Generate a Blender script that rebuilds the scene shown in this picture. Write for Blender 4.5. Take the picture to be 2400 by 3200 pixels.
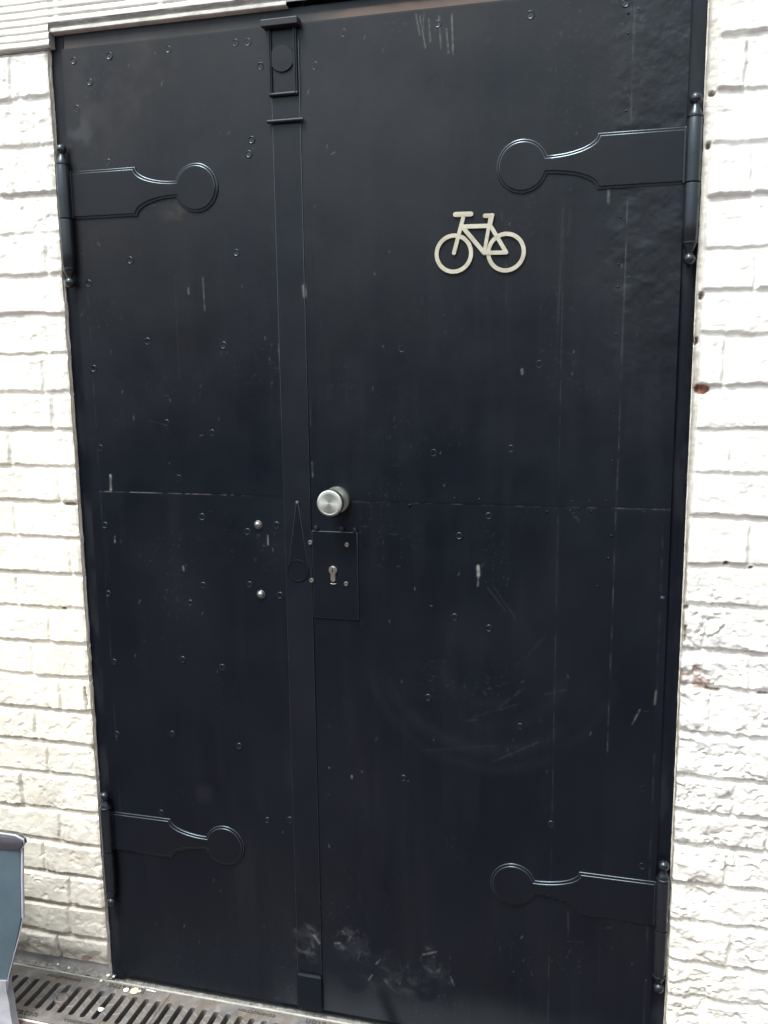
import bpy, bmesh, math
import numpy as np
from mathutils import Matrix, Vector

scene = bpy.context.scene
col = scene.collection
for o in list(bpy.data.objects):
    bpy.data.objects.remove(o)

# ------------------------------------------------------------------ camera
# door plane is y = 0, street ground z = 0, camera 1.75 m in front at 1.465 m height
CAMY, CZ, FPX = -1.75, 1.465, 2852.17
RM = np.array([[0.9666725, 0.25575685, -0.01151975],
               [0.03098691, -0.16154806, -0.98637824],
               [-0.25413398, 0.95314776, -0.16408918]])   # rows: right, down, forward
cd = bpy.data.cameras.new('camera')
cam = bpy.data.objects.new('camera', cd)
col.objects.link(cam)
cd.sensor_fit = 'VERTICAL'
cd.sensor_height = 24.0
cd.lens = 24.0 * FPX / 3200.0
cd.clip_start, cd.clip_end = 0.05, 200.0
m4 = Matrix.Identity(4)
for i in range(3):
    m4[i][0] = RM[0][i]; m4[i][1] = -RM[1][i]; m4[i][2] = -RM[2][i]
m4[0][3], m4[1][3], m4[2][3] = 0.0, CAMY, CZ
cam.matrix_world = m4
scene.camera = cam

# ------------------------------------------------------------------ light
SUN_DIR = Vector((-0.22, -0.52, 0.95)).normalized()        # towards the light
w = bpy.data.worlds.new('World')
scene.world = w
w.use_nodes = True
nt = w.node_tree
bg = nt.nodes['Background']
sky = nt.nodes.new('ShaderNodeTexSky')
sky.sky_type = 'NISHITA'
sky.sun_disc = False
sky.sun_elevation = math.asin(SUN_DIR.z)
sky.sun_rotation = math.atan2(SUN_DIR.x, SUN_DIR.y)
sky.air_density, sky.dust_density, sky.ozone_density = 1.0, 6.0, 1.0
hs = nt.nodes.new('ShaderNodeHueSaturation')
hs.inputs['Saturation'].default_value = 0.25               # overcast: grey, only faintly blue
nt.links.new(sky.outputs[0], hs.inputs['Color'])
tm = nt.nodes.new('ShaderNodeMix'); tm.data_type = 'RGBA'; tm.blend_type = 'MULTIPLY'; tm.inputs[0].default_value = 1.0
tm.inputs[7].default_value = (0.95, 1.0, 0.985, 1)
nt.links.new(hs.outputs[0], tm.inputs[6])
nt.links.new(tm.outputs[2], bg.inputs[0])
bg.inputs[1].default_value = 0.15
sl = bpy.data.lights.new('sun', 'SUN')
sl.energy, sl.angle, sl.color = 1.5, math.radians(17), (1.0, 0.995, 0.95)
so = bpy.data.objects.new('sun', sl)
col.objects.link(so)
so.location = (0, -3, 6)
so.rotation_euler = SUN_DIR.to_track_quat('Z', 'Y').to_euler()
scene.view_settings.view_transform = 'Standard'
scene.view_settings.look = 'None'
scene.view_settings.gamma = 1.0
scene.view_settings.exposure = 0.88


# ------------------------------------------------------------------ measuring helper
def P(px, py, Y=0.0):
    """photo point (2400x3200) -> (x, z) on the upright plane y = Y"""
    d = np.array([(px - 1200) / FPX, (py - 1600) / FPX, 1.0]) @ RM
    t = (Y - CAMY) / d[1]
    return float(d[0] * t), float(CZ + d[2] * t)


def G(px, py, Z=0.0):
    """photo point -> (x, y) on the level plane z = Z"""
    d = np.array([(px - 1200) / FPX, (py - 1600) / FPX, 1.0]) @ RM
    t = (Z - CZ) / d[2]
    return float(d[0] * t), float(CAMY + d[1] * t)


# ------------------------------------------------------------------ materials
def newmat(name):
    m = bpy.data.materials.new(name)
    m.use_nodes = True
    return m, m.node_tree, m.node_tree.nodes['Principled BSDF']


def N(nt, t, **kw):
    n = nt.nodes.new(t)
    for k, v in kw.items():
        if k in n.inputs: n.inputs[k].default_value = v
        else: setattr(n, k, v)
    return n


def noise(nt, scale, detail=4, rough=0.55, vec=None, mapping=None):
    n = N(nt, 'ShaderNodeTexNoise', Scale=scale, Detail=detail, Roughness=rough)
    tc = N(nt, 'ShaderNodeTexCoord')
    src = tc.outputs['Object']
    if mapping:
        mp = N(nt, 'ShaderNodeMapping')
        mp.inputs['Scale'].default_value = mapping
        nt.links.new(src, mp.inputs[0]); src = mp.outputs[0]
    nt.links.new(src, n.inputs['Vector'])
    return n.outputs['Fac']


def ramp(nt, fac, p0, p1, c0, c1):
    r = N(nt, 'ShaderNodeValToRGB')
    r.color_ramp.elements[0].position = p0; r.color_ramp.elements[0].color = (*c0, 1)
    r.color_ramp.elements[1].position = p1; r.color_ramp.elements[1].color = (*c1, 1)
    nt.links.new(fac, r.inputs[0])
    return r.outputs[0]


def mix(nt, fac, a, b):
    mx = N(nt, 'ShaderNodeMix', data_type='RGBA')
    if isinstance(fac, (int, float)): mx.inputs[0].default_value = fac
    else: nt.links.new(fac, mx.inputs[0])
    for i, s in ((6, a), (7, b)):
        if isinstance(s, tuple): mx.inputs[i].default_value = (*s, 1)
        else: nt.links.new(s, mx.inputs[i])
    return mx.outputs[2]


def bump(nt, bsdf, heights, dist=0.001, strength=1.0):
    """heights: list of (socket, weight)"""
    acc = None
    for s, wgt in heights:
        mm = N(nt, 'ShaderNodeMath', operation='MULTIPLY'); mm.inputs[1].default_value = wgt
        nt.links.new(s, mm.inputs[0])
        if acc is None: acc = mm.outputs[0]
        else:
            ad = N(nt, 'ShaderNodeMath', operation='ADD')
            nt.links.new(acc, ad.inputs[0]); nt.links.new(mm.outputs[0], ad.inputs[1]); acc = ad.outputs[0]
    b = N(nt, 'ShaderNodeBump', Strength=strength, Distance=dist)
    nt.links.new(acc, b.inputs['Height'])
    nt.links.new(b.outputs[0], bsdf.inputs['Normal'])


BLACK = (0.0028, 0.0036, 0.0066)


def black_paint(name, wear=False, rough=0.35, base=BLACK, spec=0.28, dust_lift=0.0):
    m, nt, b = newmat(name)
    n1 = noise(nt, 5.0, 5, 0.6)
    c = ramp(nt, n1, 0.35, 0.75, base, tuple(v * 1.35 for v in base))
    fine = noise(nt, 420, 3, 0.7)
    c = mix(nt, ramp(nt, fine, 0.66, 0.80, (0, 0, 0), (0.10, 0.10, 0.10)), c, (0.05, 0.05, 0.052))
    gp = N(nt, 'ShaderNodeNewGeometry'); sx = N(nt, 'ShaderNodeSeparateXYZ'); nt.links.new(gp.outputs['Position'], sx.inputs[0])
    up = N(nt, 'ShaderNodeMapRange'); up.inputs[1].default_value, up.inputs[2].default_value = 1.25, 2.1
    up.inputs[3].default_value, up.inputs[4].default_value = 0.0, 1.0; nt.links.new(sx.outputs['Z'], up.inputs[0])
    du = N(nt, 'ShaderNodeMath', operation='MULTIPLY'); nt.links.new(up.outputs[0], du.inputs[0])
    nt.links.new(ramp(nt, noise(nt, 3.5, 5, 0.65), 0.3, 0.7, (0.02,) * 3, (0.085,) * 3), du.inputs[1])
    c = mix(nt, du.outputs[0], c, (0.19, 0.145, 0.115))
    rv = ramp(nt, noise(nt, 9, 5, 0.6), 0.3, 0.75, (rough - .05,) * 3, (rough + .12,) * 3)
    if wear:
        a = N(nt, 'ShaderNodeAttribute', attribute_name='wear')
        sp = N(nt, 'ShaderNodeSeparateColor')
        nt.links.new(a.outputs['Color'], sp.inputs[0])
        c = mix(nt, sp.outputs[0], c, (0.14, 0.15, 0.16))          # pale dust
        c = mix(nt, sp.outputs[2], c, (0.15, 0.115, 0.10))         # brown dirt
        c = mix(nt, sp.outputs[1], c, (0.40, 0.41, 0.40))           # scratches and painted seam highlights
        ra = N(nt, 'ShaderNodeMath', operation='MAXIMUM')
        nt.links.new(sp.outputs[0], ra.inputs[0]); nt.links.new(sp.outputs[2], ra.inputs[1])
        rv = mix(nt, ra.outputs[0], rv, (0.85, 0.85, 0.85))
    else: c = mix(nt, 0.008 + dust_lift, c, (0.16, 0.155, 0.15))
    nt.links.new(c, b.inputs['Base Color'])
    nt.links.new(rv, b.inputs['Roughness'])
    b.inputs['Specular IOR Level'].default_value = spec
    b.inputs['Specular Tint'].default_value = (0.68, 0.86, 1.0, 1)
    bump(nt, b, [(noise(nt, 55, 4, 0.6), 0.5), (noise(nt, 300, 3, 0.6), 0.22), (noise(nt, 1, 4, 0.6, mapping=(150, 150, 7)), 0.30)], 0.0006, 0.7)
    return m


M_DOOR = black_paint('black_door_paint', wear=True)
M_IRON = black_paint('black_iron_paint', rough=0.25, spec=0.75, dust_lift=0.02)
M_LIGHTENED = black_paint('lightened_black_paint', dust_lift=0.10)  # lightened in colour to offset the lintel's shadow on the bolt keeper
M_EDGE = black_paint('black_strap_paint')

M_WORN_GLINT = black_paint('black_worn_glint_paint', rough=0.22, spec=0.95, base=(0.011, 0.012, 0.014))  # worn edges, also lightened and glossed to paint in the chamfer highlights
M_RIVET = black_paint('black_rivet_paint', rough=0.26, spec=0.5)


def painted_brick():
    m, nt, b = newmat('white_painted_brick')
    a = N(nt, 'ShaderNodeAttribute', attribute_name='wear')
    sp = N(nt, 'ShaderNodeSeparateColor')
    nt.links.new(a.outputs['Color'], sp.inputs[0])
    n1 = noise(nt, 7, 5, 0.6)
    white = ramp(nt, n1, 0.3, 0.75, (0.66, 0.66, 0.635), (0.80, 0.80, 0.785))
    cream = ramp(nt, n1, 0.3, 0.75, (0.72, 0.695, 0.615), (0.82, 0.80, 0.73))
    c = mix(nt, sp.outputs[2], white, cream)
    dirt = ramp(nt, noise(nt, 38, 6, 0.65), 0.4, 0.7, (0.24, 0.19, 0.15), (0.50, 0.45, 0.38))
    c = mix(nt, sp.outputs[0], c, dirt)
    brick = ramp(nt, noise(nt, 160, 5, 0.6), 0.35, 0.7, (0.17, 0.06, 0.045), (0.42, 0.21, 0.16))
    c = mix(nt, sp.outputs[1], c, brick)
    nt.links.new(c, b.inputs['Base Color'])
    b.inputs['Roughness'].default_value = 0.62
    bump(nt, b, [(noise(nt, 150, 6, 0.65), 0.8), (noise(nt, 1, 5, 0.6, mapping=(60, 60, 330)), 0.5), (noise(nt, 600, 3, 0.6), 0.2)], 0.0009, 0.8)
    return m


M_WALL = painted_brick()


def simple(name, c0, c1, scale=20, rough=0.7, metal=0.0, bdist=0.0, bscale=120, mapping=None):
    m, nt, b = newmat(name)
    nt.links.new(ramp(nt, noise(nt, scale, 6, 0.65, mapping=mapping), 0.32, 0.72, c0, c1), b.inputs['Base Color'])
    b.inputs['Roughness'].default_value = rough
    b.inputs['Metallic'].default_value = metal
    if bdist: bump(nt, b, [(noise(nt, bscale, 6, 0.65), 1.0)], bdist, 1.0)
    return m


M_SOFFIT = simple('grey_lintel_plaster', (0.24, 0.235, 0.235), (0.42, 0.41, 0.41), 22, 0.9, 0, 0.002)
M_BEAD = simple('pale_plaster_bead', (0.42, 0.42, 0.38), (0.72, 0.72, 0.68), 25, 0.8, 0, 0.001)
M_JAMB = simple('brown_flaking_jamb', (0.60, 0.52, 0.43), (0.90, 0.88, 0.84), 45, 0.9, 0, 0.002)
M_STEEL = simple('brushed_steel', (0.40, 0.41, 0.38), (0.52, 0.53, 0.49), 60, 0.38, 1.0)
M_SIGN = simple('satin_champagne_steel', (0.34, 0.32, 0.255), (0.52, 0.50, 0.42), 1, 0.5, 0.35, 0.0003, 300, mapping=(22, 22, 60))
M_DARK = simple('dark_slot', (0.004, 0.004, 0.005), (0.01, 0.01, 0.011), 30, 0.9)
M_GRATE = simple('grey_cast_iron', (0.10, 0.098, 0.105), (0.26, 0.245, 0.235), 22, 0.6, 0.25, 0.0012, 260)
nt_ = M_GRATE.node_tree; b_ = nt_.nodes['Principled BSDF']; src_ = b_.inputs['Base Color'].links[0].from_socket
nt_.links.new(mix(nt_, ramp(nt_, noise(nt_, 14, 5, 0.65), 0.45, 0.68, (0, 0, 0), (.8, .8, .8)), src_, (0.17, 0.135, 0.105)), b_.inputs['Base Color'])
M_LETTER = simple('worn_letters', (0.03, 0.027, 0.025), (0.09, 0.08, 0.07), 60, 0.75, 0.1)
M_TREAD = simple('worn_ridge_metal', (0.22, 0.215, 0.21), (0.34, 0.33, 0.31), 60, 0.55, 0.3)
M_TROUGH = simple('dirt_filled_channel', (0.02, 0.017, 0.015), (0.07, 0.058, 0.05), 30, 0.95, 0, 0.004)
M_CONC = simple('rubble_concrete', (0.13, 0.12, 0.11), (0.42, 0.41, 0.40), 90, 0.95, 0, 0.006, 150)
M_RAIL = simple('galvanised_edge_rail', (0.42, 0.41, 0.38), (0.66, 0.65, 0.62), 30, 0.5, 0.3, 0.0008)
M_FLAKE = simple('flaked_white_paint', (0.74, 0.73, 0.68), (0.83, 0.82, 0.78), 50, 0.7)
M_YELLOW = simple('yellowish_flake', (0.55, 0.52, 0.28), (0.78, 0.76, 0.6), 90, 0.7)
M_PANEL = simple('blue_grey_plastic', (0.065, 0.105, 0.135), (0.09, 0.135, 0.165), 9, 0.42, 0, 0.0004)
M_LIP = simple('mauve_grey_plastic', (0.075, 0.078, 0.095), (0.10, 0.10, 0.12), 9, 0.45)
M_PALE = simple('pale_lilac_edge', (0.34, 0.35, 0.42), (0.48, 0.48, 0.55), 20, 0.4)
M_RENDER = simple('dark_shade_wall', (0.07, 0.075, 0.085), (0.11, 0.115, 0.125), 2, 0.9)


def paving_mat():
    m, nt, b = newmat('red_brown_paving')
    tc = N(nt, 'ShaderNodeTexCoord')
    br = N(nt, 'ShaderNodeTexBrick', Scale=1.0)
    br.inputs['Brick Width'].default_value = 0.20
    br.inputs['Row Height'].default_value = 0.10
    br.inputs['Mortar Size'].default_value = 0.004
    br.inputs['Color1'].default_value = (0.095, 0.06, 0.058, 1)
    br.inputs['Color2'].default_value = (0.12, 0.075, 0.072, 1)
    br.inputs['Mortar'].default_value = (0.05, 0.04, 0.04, 1)
    nt.links.new(tc.outputs['Object'], br.inputs['Vector'])
    c = mix(nt, ramp(nt, noise(nt, 25, 6, 0.7), 0.4, 0.8, (0, 0, 0), (.6, .6, .6)), br.outputs[0], (0.17, 0.13, 0.13))
    nt.links.new(c, b.inputs['Base Color'])
    b.inputs['Roughness'].default_value = 0.85
    bump(nt, b, [(noise(nt, 150, 5, 0.6), 1.0)], 0.0015)
    return m


M_PAVE = paving_mat()


# ------------------------------------------------------------------ mesh helpers
def tag(o, label=None, cat=None, group=None, kind=None):
    if label: o['label'] = label
    if cat: o['category'] = cat
    if group: o['group'] = group
    if kind: o['kind'] = kind
    return o


def thing(name, label, cat, loc=(0, 0, 0), group=None):
    o = bpy.data.objects.new(name, None)
    o.empty_display_size = 0.1
    col.objects.link(o)
    o.location = loc
    return tag(o, label, cat, group)


def link(name, me, mat, parent=None, smooth=True):
    o = bpy.data.objects.new(name, me)
    col.objects.link(o)
    if mat: me.materials.append(mat)
    if smooth:
        for p in me.polygons: p.use_smooth = True
    if parent:
        o.parent = parent
        base = Vector((0, 0, 0)); q = parent
        while q: base += q.location; q = q.parent
        o.matrix_parent_inverse = Matrix.Translation(-base)   # children are modelled in world metres
    return o


def obj(name, bm, mat, parent=None, smooth=True, bevel=0.0, seg=2, sharp=38, worn_glint=False):
    bmesh.ops.recalc_face_normals(bm, faces=bm.faces)
    me = bpy.data.meshes.new(name)
    bm.to_mesh(me); bm.free()
    o = link(name, me, mat, parent, smooth)
    if bevel:
        md = o.modifiers.new('bevel', 'BEVEL')
        md.width, md.segments, md.limit_method, md.angle_limit = bevel, seg, 'ANGLE', math.radians(35)
    if smooth:
        for e in me.edges: pass
        me.set_sharp_from_angle(angle=math.radians(sharp))
        for p in me.polygons:
            if abs(p.normal.y) > .9998 or len(p.vertices) > 8: p.use_smooth = False
    if worn_glint:
        me.materials.append(M_WORN_GLINT)
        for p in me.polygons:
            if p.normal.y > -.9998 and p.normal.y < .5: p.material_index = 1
    return o


def box(bm, x0, x1, y0, y1, z0, z1):
    v = [bm.verts.new((x, y, z)) for x in (x0, x1) for y in (y0, y1) for z in (z0, z1)]
    for f in ((0, 1, 3, 2), (4, 6, 7, 5), (0, 4, 5, 1), (2, 3, 7, 6), (0, 2, 6, 4), (1, 5, 7, 3)):
        bm.faces.new([v[i] for i in f])
    return v


def extrude_xz(bm, pts, y0, y1, inset=0.0):
    """closed outline in x,z; back at y0, front at y1 (nearer the camera), front edge chamfered by inset"""
    n = len(pts)
    if sum(pts[i][0] * pts[(i + 1) % n][1] - pts[(i + 1) % n][0] * pts[i][1] for i in range(n)) < 0:
        pts = pts[::-1]
    back = [bm.verts.new((x, y0, z)) for x, z in pts]
    rings = [back]
    if inset:
        for fi, fd in ((0, .76), (.18, .44), (.5, .17), (1, 0)):
            pin = offset(pts, inset * fi) if fi else pts
            rings.append([bm.verts.new((x, y1 + inset * fd, z)) for x, z in pin])
    else:
        rings.append([bm.verts.new((x, y1, z)) for x, z in pts])
    for a, b in zip(rings[:-1], rings[1:]):
        for i in range(n):
            bm.faces.new((a[i], a[(i + 1) % n], b[(i + 1) % n], b[i]))
    ff = bm.faces.new(rings[-1]); bm.faces.new(back[::-1])
    for e in ff.edges: e.smooth = False


def offset(pts, d):
    """inset of a counter-clockwise outline"""
    n = len(pts); out = []
    for i in range(n):
        a, b, c = Vector(pts[i - 1]), Vector(pts[i]), Vector(pts[(i + 1) % n])
        e1 = (b - a).normalized(); e2 = (c - b).normalized()
        n1 = Vector((-e1.y, e1.x)); n2 = Vector((-e2.y, e2.x))
        k = (n1 + n2); L = max(k.length_squared / 2, 0.35)
        out.append(tuple(b + k * (d / L)))
    return out


def lathe(bm, prof, center, axis='Z', seg=32, cap=True):
    """prof: list of (r, t) along the axis"""
    rings = []
    for r, t in prof:
        ring = []
        for k in range(seg):
            a = 2 * math.pi * k / seg
            u, v = r * math.cos(a), r * math.sin(a)
            if axis == 'Z': p = (center[0] + u, center[1] + v, center[2] + t)
            else: p = (center[0] + u, center[1] - t, center[2] + v)      # axis towards the camera (-y)
            ring.append(bm.verts.new(p))
        rings.append(ring)
    for a, b in zip(rings[:-1], rings[1:]):
        for k in range(seg):
            bm.faces.new((a[k], a[(k + 1) % seg], b[(k + 1) % seg], b[k]))
    if cap:
        bm.faces.new(rings[0]); bm.faces.new(rings[-1][::-1])


def tube_path(bm, pts, r, seg=8, closed=False):
    """round bar along a path lying in an upright plane (x, y, z points)"""
    pts = [Vector(p) for p in pts]
    n = len(pts); rings = []
    for i, p in enumerate(pts):
        a = pts[i - 1] if (i or closed) else p
        b = pts[(i + 1) % n] if (i < n - 1 or closed) else p
        t = (b - a).normalized(); s = Vector((0, 1, 0)); u = t.cross(s).normalized()
        s = u.cross(t)
        rings.append([bm.verts.new(p + (u * math.cos(2 * math.pi * k / seg) + s * math.sin(2 * math.pi * k / seg)) * r) for k in range(seg)])
    for i in range(n if closed else n - 1):
        A, B = rings[i], rings[(i + 1) % n]
        for k in range(seg):
            bm.faces.new((A[k], A[(k + 1) % seg], B[(k + 1) % seg], B[k]))
    if not closed:
        bm.faces.new(rings[0]); bm.faces.new(rings[-1][::-1])


def grid_mesh(name, xs, zs, yf, color=None, keep=None):
    """sheet y = yf over xs x zs; optional 'wear' colours and a keep mask on cells"""
    X, Z = np.meshgrid(xs, zs)
    nx, nz = len(xs), len(zs)
    co = np.stack([X, yf, Z], -1).reshape(-1, 3).astype(np.float32)
    i = np.arange(nx - 1)[None, :] + np.arange(nz - 1)[:, None] * nx
    q = np.stack([i, i + 1, i + nx + 1, i + nx], -1)
    if keep is not None: q = q[keep]
    q = q.reshape(-1, 4)
    me = bpy.data.meshes.new(name)
    me.vertices.add(len(co)); me.vertices.foreach_set('co', co.ravel())
    me.loops.add(q.size); me.loops.foreach_set('vertex_index', q.ravel().astype(np.int32))
    me.polygons.add(len(q)); me.polygons.foreach_set('loop_start', np.arange(0, q.size, 4, dtype=np.int32))
    me.update(calc_edges=True)
    if color is not None:
        at = me.color_attributes.new('wear', 'FLOAT_COLOR', 'POINT')
        c = np.ones((len(co), 4), np.float32); c[:, :3] = np.clip(color.reshape(-1, 3), 0, 1)
        at.data.foreach_set('color', c.ravel())
    return me


_tab = np.random.RandomState(7).rand(512, 512)


def vn(x, z, s, seed=0):
    """smooth value noise 0..1 with cell size s"""
    u = x / s + seed * 37.3 + 200; v = z / s + seed * 91.7 + 200
    iu = np.floor(u).astype(int); iv = np.floor(v).astype(int)
    fu = u - iu; fv = v - iv
    fu = fu * fu * (3 - 2 * fu); fv = fv * fv * (3 - 2 * fv)
    g = lambda a, b: _tab[a & 511, b & 511]
    return (g(iu, iv) * (1 - fu) + g(iu + 1, iv) * fu) * (1 - fv) + (g(iu, iv + 1) * (1 - fu) + g(iu + 1, iv + 1) * fu) * fv


def fbm(x, z, s, o=4, seed=0, gain=0.5):
    t = 0; a = 1; n = 0
    for k in range(o):
        t = t + a * vn(x, z, s / 2 ** k, seed + k); n += a; a *= gain
    return t / n


def facet(x, z, s, seed=0):
    """broken, chipped surface: every jittered cell is its own little tilted face"""
    u = x / s + 300; v = z / s + 300
    iu = np.floor(u).astype(int); iv = np.floor(v).astype(int)
    best = np.full(u.shape, 9.0); out = np.zeros(u.shape)
    for di in (-1, 0, 1):
        for dj in (-1, 0, 1):
            a = (iu + di) * 7 + seed * 13; b = (iv + dj) * 5 + seed * 29
            px_ = iu + di + _tab[a & 511, b & 511]; pz_ = iv + dj + _tab[b & 511, (a + 77) & 511]
            d = (u - px_) ** 2 + (v - pz_) ** 2
            hh = _tab[(a + 5) & 511, (b + 9) & 511] + (u - px_) * (_tab[(a + 50) & 511, b & 511] - .5) * .9 + (v - pz_) * (_tab[a & 511, (b + 90) & 511] - .5) * .9
            m = d < best
            best = np.where(m, d, best); out = np.where(m, hh, out)
    return out - .5


def sstep(a, b, v):
    t = np.clip((v - a) / (b - a), 0, 1)
    return t * t * (3 - 2 * t)


# ------------------------------------------------------------------ ground
bm = bmesh.new()
box(bm, -9, 9, -9, -0.171, -0.25, -0.004)
tag(obj('pavement', bm, M_PAVE, smooth=False), kind='structure')
bm = bmesh.new()                                             # base under wall and door, behind the channel
box(bm, -9, 9, -0.0075, 0.60, -0.25, -0.006)
tag(obj('ground', bm, M_CONC, smooth=False), kind='structure')
# rubble concrete strip at the foot of the left wall
xs = np.arange(-2.4, -1.155, 0.004); ys = np.arange(-0.0085, 0.06, 0.003)
X, Y = np.meshgrid(xs, ys)
hz = 0.002 + 0.010 * sstep(-0.008, 0.04, Y) + (fbm(X, Y, 0.02, 4, 3) - 0.5) * 0.018
co = grid_mesh('rubble_strip', xs, ys, hz)
v = np.zeros(len(co.vertices) * 3, np.float32); co.vertices.foreach_get('co', v); v = v.reshape(-1, 3)[:, [0, 2, 1]]
co.vertices.foreach_set('co', v.ravel()); co.update()
tag(link('rubble_kerb', co, M_CONC), kind='structure')

# ------------------------------------------------------------------ brick wall
wall = thing('brick_wall', 'white painted rough brick wall with a ribbed lintel around the black steel door', 'wall', (-1.6, 0.1, 0))
YW = -0.014
YWL = -0.008                                                 # left brickwork stands a little less proud
LJ = [(18, 316, 127, 307), (0, 465, 127, 456), (0, 611, 145, 610), (0, 736, 163, 732), (0, 869, 170, 862), (0, 988, 195, 988),
      (0, 1115, 195, 1111), (0, 1232, 213, 1232), (0, 1348, 217, 1343), (0, 1460, 235, 1464), (0, 1572, 242, 1576), (0, 1681, 250, 1687),
      (0, 1792, 264, 1801), (0, 1898, 268, 1911), (0, 2001, 271, 2023), (0, 2106, 282, 2128), (0, 2213, 268, 2229), (0, 2316, 271, 2334),
      (0, 2411, 300, 2440), (0, 2519, 300, 2552), (83, 2626, 300, 2650), (83, 2722, 311, 2754), (76, 2816, 318, 2852), (72, 2910, 325, 2946)]
RJ = [(2239, 123, 2398, 105), (2246, 288, 2398, 275), (2230, 452, 2398, 440), (2202, 615, 2398, 608), (2191, 778, 2398, 770), (2188, 908, 2354, 905), (2181, 1046, 2325, 1053),
      (2173, 1209, 2398, 1212), (2170, 1342, 2398, 1351), (2159, 1491, 2398, 1492), (2152, 1623, 2398, 1631), (2145, 1777, 2398, 1777), (2145, 1896, 2398, 1915),
      (2137, 2048, 2398, 2048), (2127, 2153, 2398, 2175), (2119, 2300, 2398, 2309), (2155, 2422, 2398, 2451), (2108, 2537, 2398, 2559), (2105, 2639, 2398, 2675),
      (2101, 2765, 2398, 2794), (2108, 2881, 2398, 2914), (2094, 3015, 2398, 3040), (2083, 3127, 2398, 3152)]


def levels(J):
    return sorted((P(a, b, YW)[1] + P(c, d, YW)[1]) / 2 for a, b, c, d in J)


lz = levels(LJ); lz = [0.02] + lz + [2.095]
rz = levels(RJ)
while rz[0] > 0.06: rz = [rz[0] - 0.08] + rz
while rz[-1] < 3.2: rz = rz + [rz[-1] + 0.08]
LH = [P(*p, YW) for p in [(145, 836), (141, 1053), (130, 1169), (159, 1281), (25, 1400), (179, 1509), (40, 1620), (213, 1741), (47, 1850), (96, 2066),
                          (105, 2273), (181, 2592), (130, 2671), (210, 2899)]]
RH = [P(*p, YW) for p in [(2361, 872), (2347, 1690), (2345, 2142), (2297, 2490), (2268, 2744), (2280, 2979)]]


def masonry(xs, zs, lev, heads, side, rough_fn, jd_list, seed):
    X, Z = np.meshgrid(xs, zs)
    wob = (fbm(X, Z, 0.14, 2, seed) - 0.5) * (0.006 if side < 0 else 0.014) + (fbm(X, Z, 0.012, 3, seed + 9) - 0.5) * 0.006
    Zw = Z + wob
    lev = np.array(lev)
    row = np.clip(np.searchsorted(lev, Zw) - 1, 0, len(lev) - 2)
    dv = np.minimum(Zw - lev[row], lev[row + 1] - Zw)
    # head joints per row
    dh = np.full(X.shape, 9.0)
    Xw = X + (fbm(X, Z, 0.03, 3, seed + 5) - 0.5) * 0.010
    L = 0.236
    nearest = np.zeros(X.shape, int)
    for r in range(len(lev) - 1):
        hx = [h[0] for h in heads if lev[r] <= h[1] < lev[r + 1]]
        if hx: x0 = hx[0]
        else: x0 = (-1.27 if side < 0 else 0.30) + (0.118 if r % 2 else 0) + ((r * 37) % 11 - 5) * 0.006
        allx = [x0 + k * L for k in range(-8, 9)]
        msk = row == r
        d = np.min(np.abs(Xw[msk][:, None] - np.array(allx)[None, :]), axis=1)
        dh[msk] = d + (0.0 if hx else 0.0015)
        nearest[msk] = np.floor((Xw[msk] - x0) / L).astype(int)
    jw = 0.0055 + (fbm(X, Z, 0.05, 2, seed + 3) - 0.5) * 0.005
    rr = 0.0042
    av = 1 - sstep(0, 1, (dv - jw * 0.8) / rr)
    ah = (1 - sstep(0, 1, (dh - jw * 0.45) / rr)) * 0.8
    a = np.maximum(av, ah)
    jd = np.interp(Z, jd_list[0], jd_list[1]) * (0.55 + 0.9 * fbm(X, Z, 0.09, 3, seed + 21))
    # each brick stands a little proud or back and tilts
    bid = (row * 131 + nearest * 17 + seed * 7)
    boff = (_tab[bid & 511, (bid * 3) & 511] - 0.5) * 0.006
    h = boff * (1 - a) - a * jd
    R = rough_fn(X, Z)
    h = h + (fbm(X, Z, 0.05, 4, seed + 30) - 0.5) * 0.005 * (0.4 + R)
    h = h + (fbm(X, Z * 1.35, 0.014, 4, seed + 40, 0.6) - 0.5) * 0.0026 * R + (fbm(X, Z, 0.045, 2, seed + 44) - .5) * 0.008 * np.maximum(R - .6, 0)
    warpx = X + (fbm(X, Z, .012, 3, seed + 70) - .5) * .012; warpz = Z + (fbm(X, Z, .012, 3, seed + 71) - .5) * .012
    h = h + facet(warpx, warpz * 1.3, .026, seed) * .0030 * R * sstep(.35, .6, fbm(X, Z, .08, 3, seed + 72)) + facet(warpx, warpz, .009, seed + 3) * .0009 * R
    pit = sstep(0.72, 0.84, fbm(X, Z, 0.009, 2, seed + 60)) * sstep(.45, .7, fbm(X, Z, .07, 3, seed + 61))
    h = h - pit * 0.0022 * (0.35 + R)
    chip = sstep(0.60, 0.74, fbm(X, Z * 1.3, 0.035, 4, seed + 50, 0.55))
    h = h - chip * 0.0030 * (0.1 + R)
    return X, Z, h, a, av, chip, row


def blob(X, Z, px, py, rx, rz, seed=0, j=0.5):
    cx, cz = P(px, py, YW)
    d = np.hypot((X - cx) / rx, (Z - cz) / rz) + (fbm(X, Z, 0.012, 3, seed) - 0.5) * j * 2
    return 1 - sstep(0.75, 1.0, d)


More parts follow.
